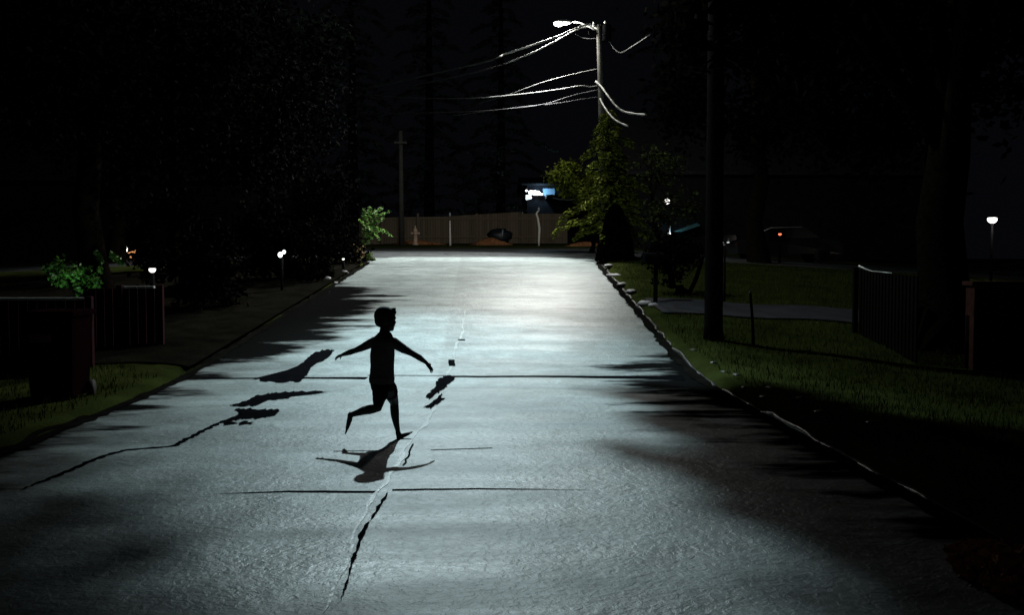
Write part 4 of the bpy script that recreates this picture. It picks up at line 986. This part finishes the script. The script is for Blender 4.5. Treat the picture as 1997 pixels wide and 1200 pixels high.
link('shade_branch', leaf_mesh(np.stack([_bx, _by, 7.2+.10*_bx+RNG.normal(0, .09, _n)], 1), .12), M['leaf_black'], _t)  # unseen leaf layer above the frame, shaped to cast the right-hand road shadow
big('broad dark tree overhanging the left side of the road', (-8.6, 23.5), 9.5, .35,
    [(-5.4, 22.5, 5.6, 2.6, 4.2, 2.2), (-9, 23, 7, 3, 4, 3), (-5.2, 27.5, 5.8, 2.2, 3, 2.0)], 36000, .14)
_t = [o for o in COL.objects if o.get('label', '').startswith('broad dark tree over')][0]
_n = 2300; _by = RNG.uniform(16.6, 18.5, _n); _in = -1.18-.55*(_by-17.5)-RNG.exponential(.55, _n)
_k = _in > -3.4; _by, _in = _by[_k], _in[_k]
link('shade_branch', leaf_mesh(np.stack([_in, _by, 7.2+RNG.normal(0, .12, len(_in))], 1), .10), M['leaf_black'], _t)  # unseen leaf layer added above the frame to dim the near left road
big('dark tree leaning over the maroon fence at the left edge', (-9.8, 19.0), 9.0, .30, [(-8.2, 17.5, 6.4, 2.6, 3.6, 2.3), (-11, 19, 7, 3, 3, 3)], 22000, .15)
big('dark tree left of the far crossroads', (-9.5, 33), 11, .30, [(-8, 32.5, 6.5, 2.6, 3, 3.0), (-9, 33, 10, 3, 3, 3)], 14000, .26)
big('tall dark tree behind the left house lamps', (-14, 40), 14, .35, [(-13, 39, 7, 4, 3, 4), (-14, 40, 12, 4, 4, 4)], 14000, .3)
big('tall dark tree at the right of the lit conifer', (10.5, 38), 14, .35, [(9.5, 37.5, 8.5, 3.2, 3, 3.6), (10, 38, 13, 3.5, 3, 3)], 14000, .3)
big('dark tree over the right lawn behind the thick lamp pole', (13.5, 30), 12, .32, [(11.5, 30, 7.0, 4, 3.5, 2.6), (13, 30, 11, 4, 3, 3)], 15000, .28)
big('dark tree at the far right beside the bowl garden lamp', (20, 30), 12, .32, [(18.5, 29, 8, 4, 3.5, 3.0), (20, 30, 12, 4, 3, 3)], 13000, .28)
for (x, y, h, lab) in ((-13, 64, 21, 'tall dark pine at the far left behind the left house'), (-7.5, 62, 19, 'dark pine behind the left end of the long fence'), (-3.2, 68, 24, 'dark pine behind the straight marker post'),
                       (1.6, 72, 22, 'dark pine behind the middle of the long fence'), (12.5, 66, 22, 'dark pine behind the blue lit house on the right'), (19, 62, 21, 'dark pine behind the right-hand house with lamps')):
    conifer('pine_tree', lab, (x, y), h, 4.6, 70, mat('pine_needle', (.020, .026, .020), .7, .15, .4, island=True) if x == -13 else bpy.data.materials['pine_needle'], .55, 60, 'dark pines behind the far fence', .3, .08)
# ------------------------------------------------------------------ grass
n = 90000; X = np.concatenate([RNG.uniform(3.6, 15, n//2+20000), RNG.uniform(-9.5, -4.2, n//2-20000)]); Y = RNG.uniform(4.5, 35.5, n)
keep = []; C = []
for x, y in zip(X, Y):
    if abs(x-cx(y))-hw(y) > .2 and not (21.2 < y < 23.8 and x > 3) and not (18.3 < y < 20.1 and 9.5 < x < 12.6) and not (x < 0 and y > 15.6+.5*math.sin(x*3)):
        C.append((x, y, gz(x, y)+.02))
C = np.array(C); n = len(C)
hgt = RNG.uniform(.03, .085, n); dirs = RNG.normal(scale=.35, size=(n, 3)); dirs[:, 2] = 1; w = RNG.normal(size=(n, 3)); w[:, 2] = 0; w /= np.linalg.norm(w, axis=1)[:, None]
v = np.empty((n, 3, 3)); v[:, 0] = C-w*.006; v[:, 1] = C+w*.006; v[:, 2] = C+dirs*hgt[:, None]; v[:, :2, 2] -= .03
me = bpy.data.meshes.new('grass'); me.vertices.add(n*3); me.vertices.foreach_set('co', v.reshape(-1)); me.loops.add(n*3)
me.loops.foreach_set('vertex_index', np.arange(n*3, dtype=np.int32)); me.polygons.add(n); me.polygons.foreach_set('loop_start', np.arange(0, n*3, 3, dtype=np.int32)); me.update(calc_edges=True)
prop(link('grass', me, M['grass']), 'short lawn grass on both verges of the street', 'grass', kind='stuff')
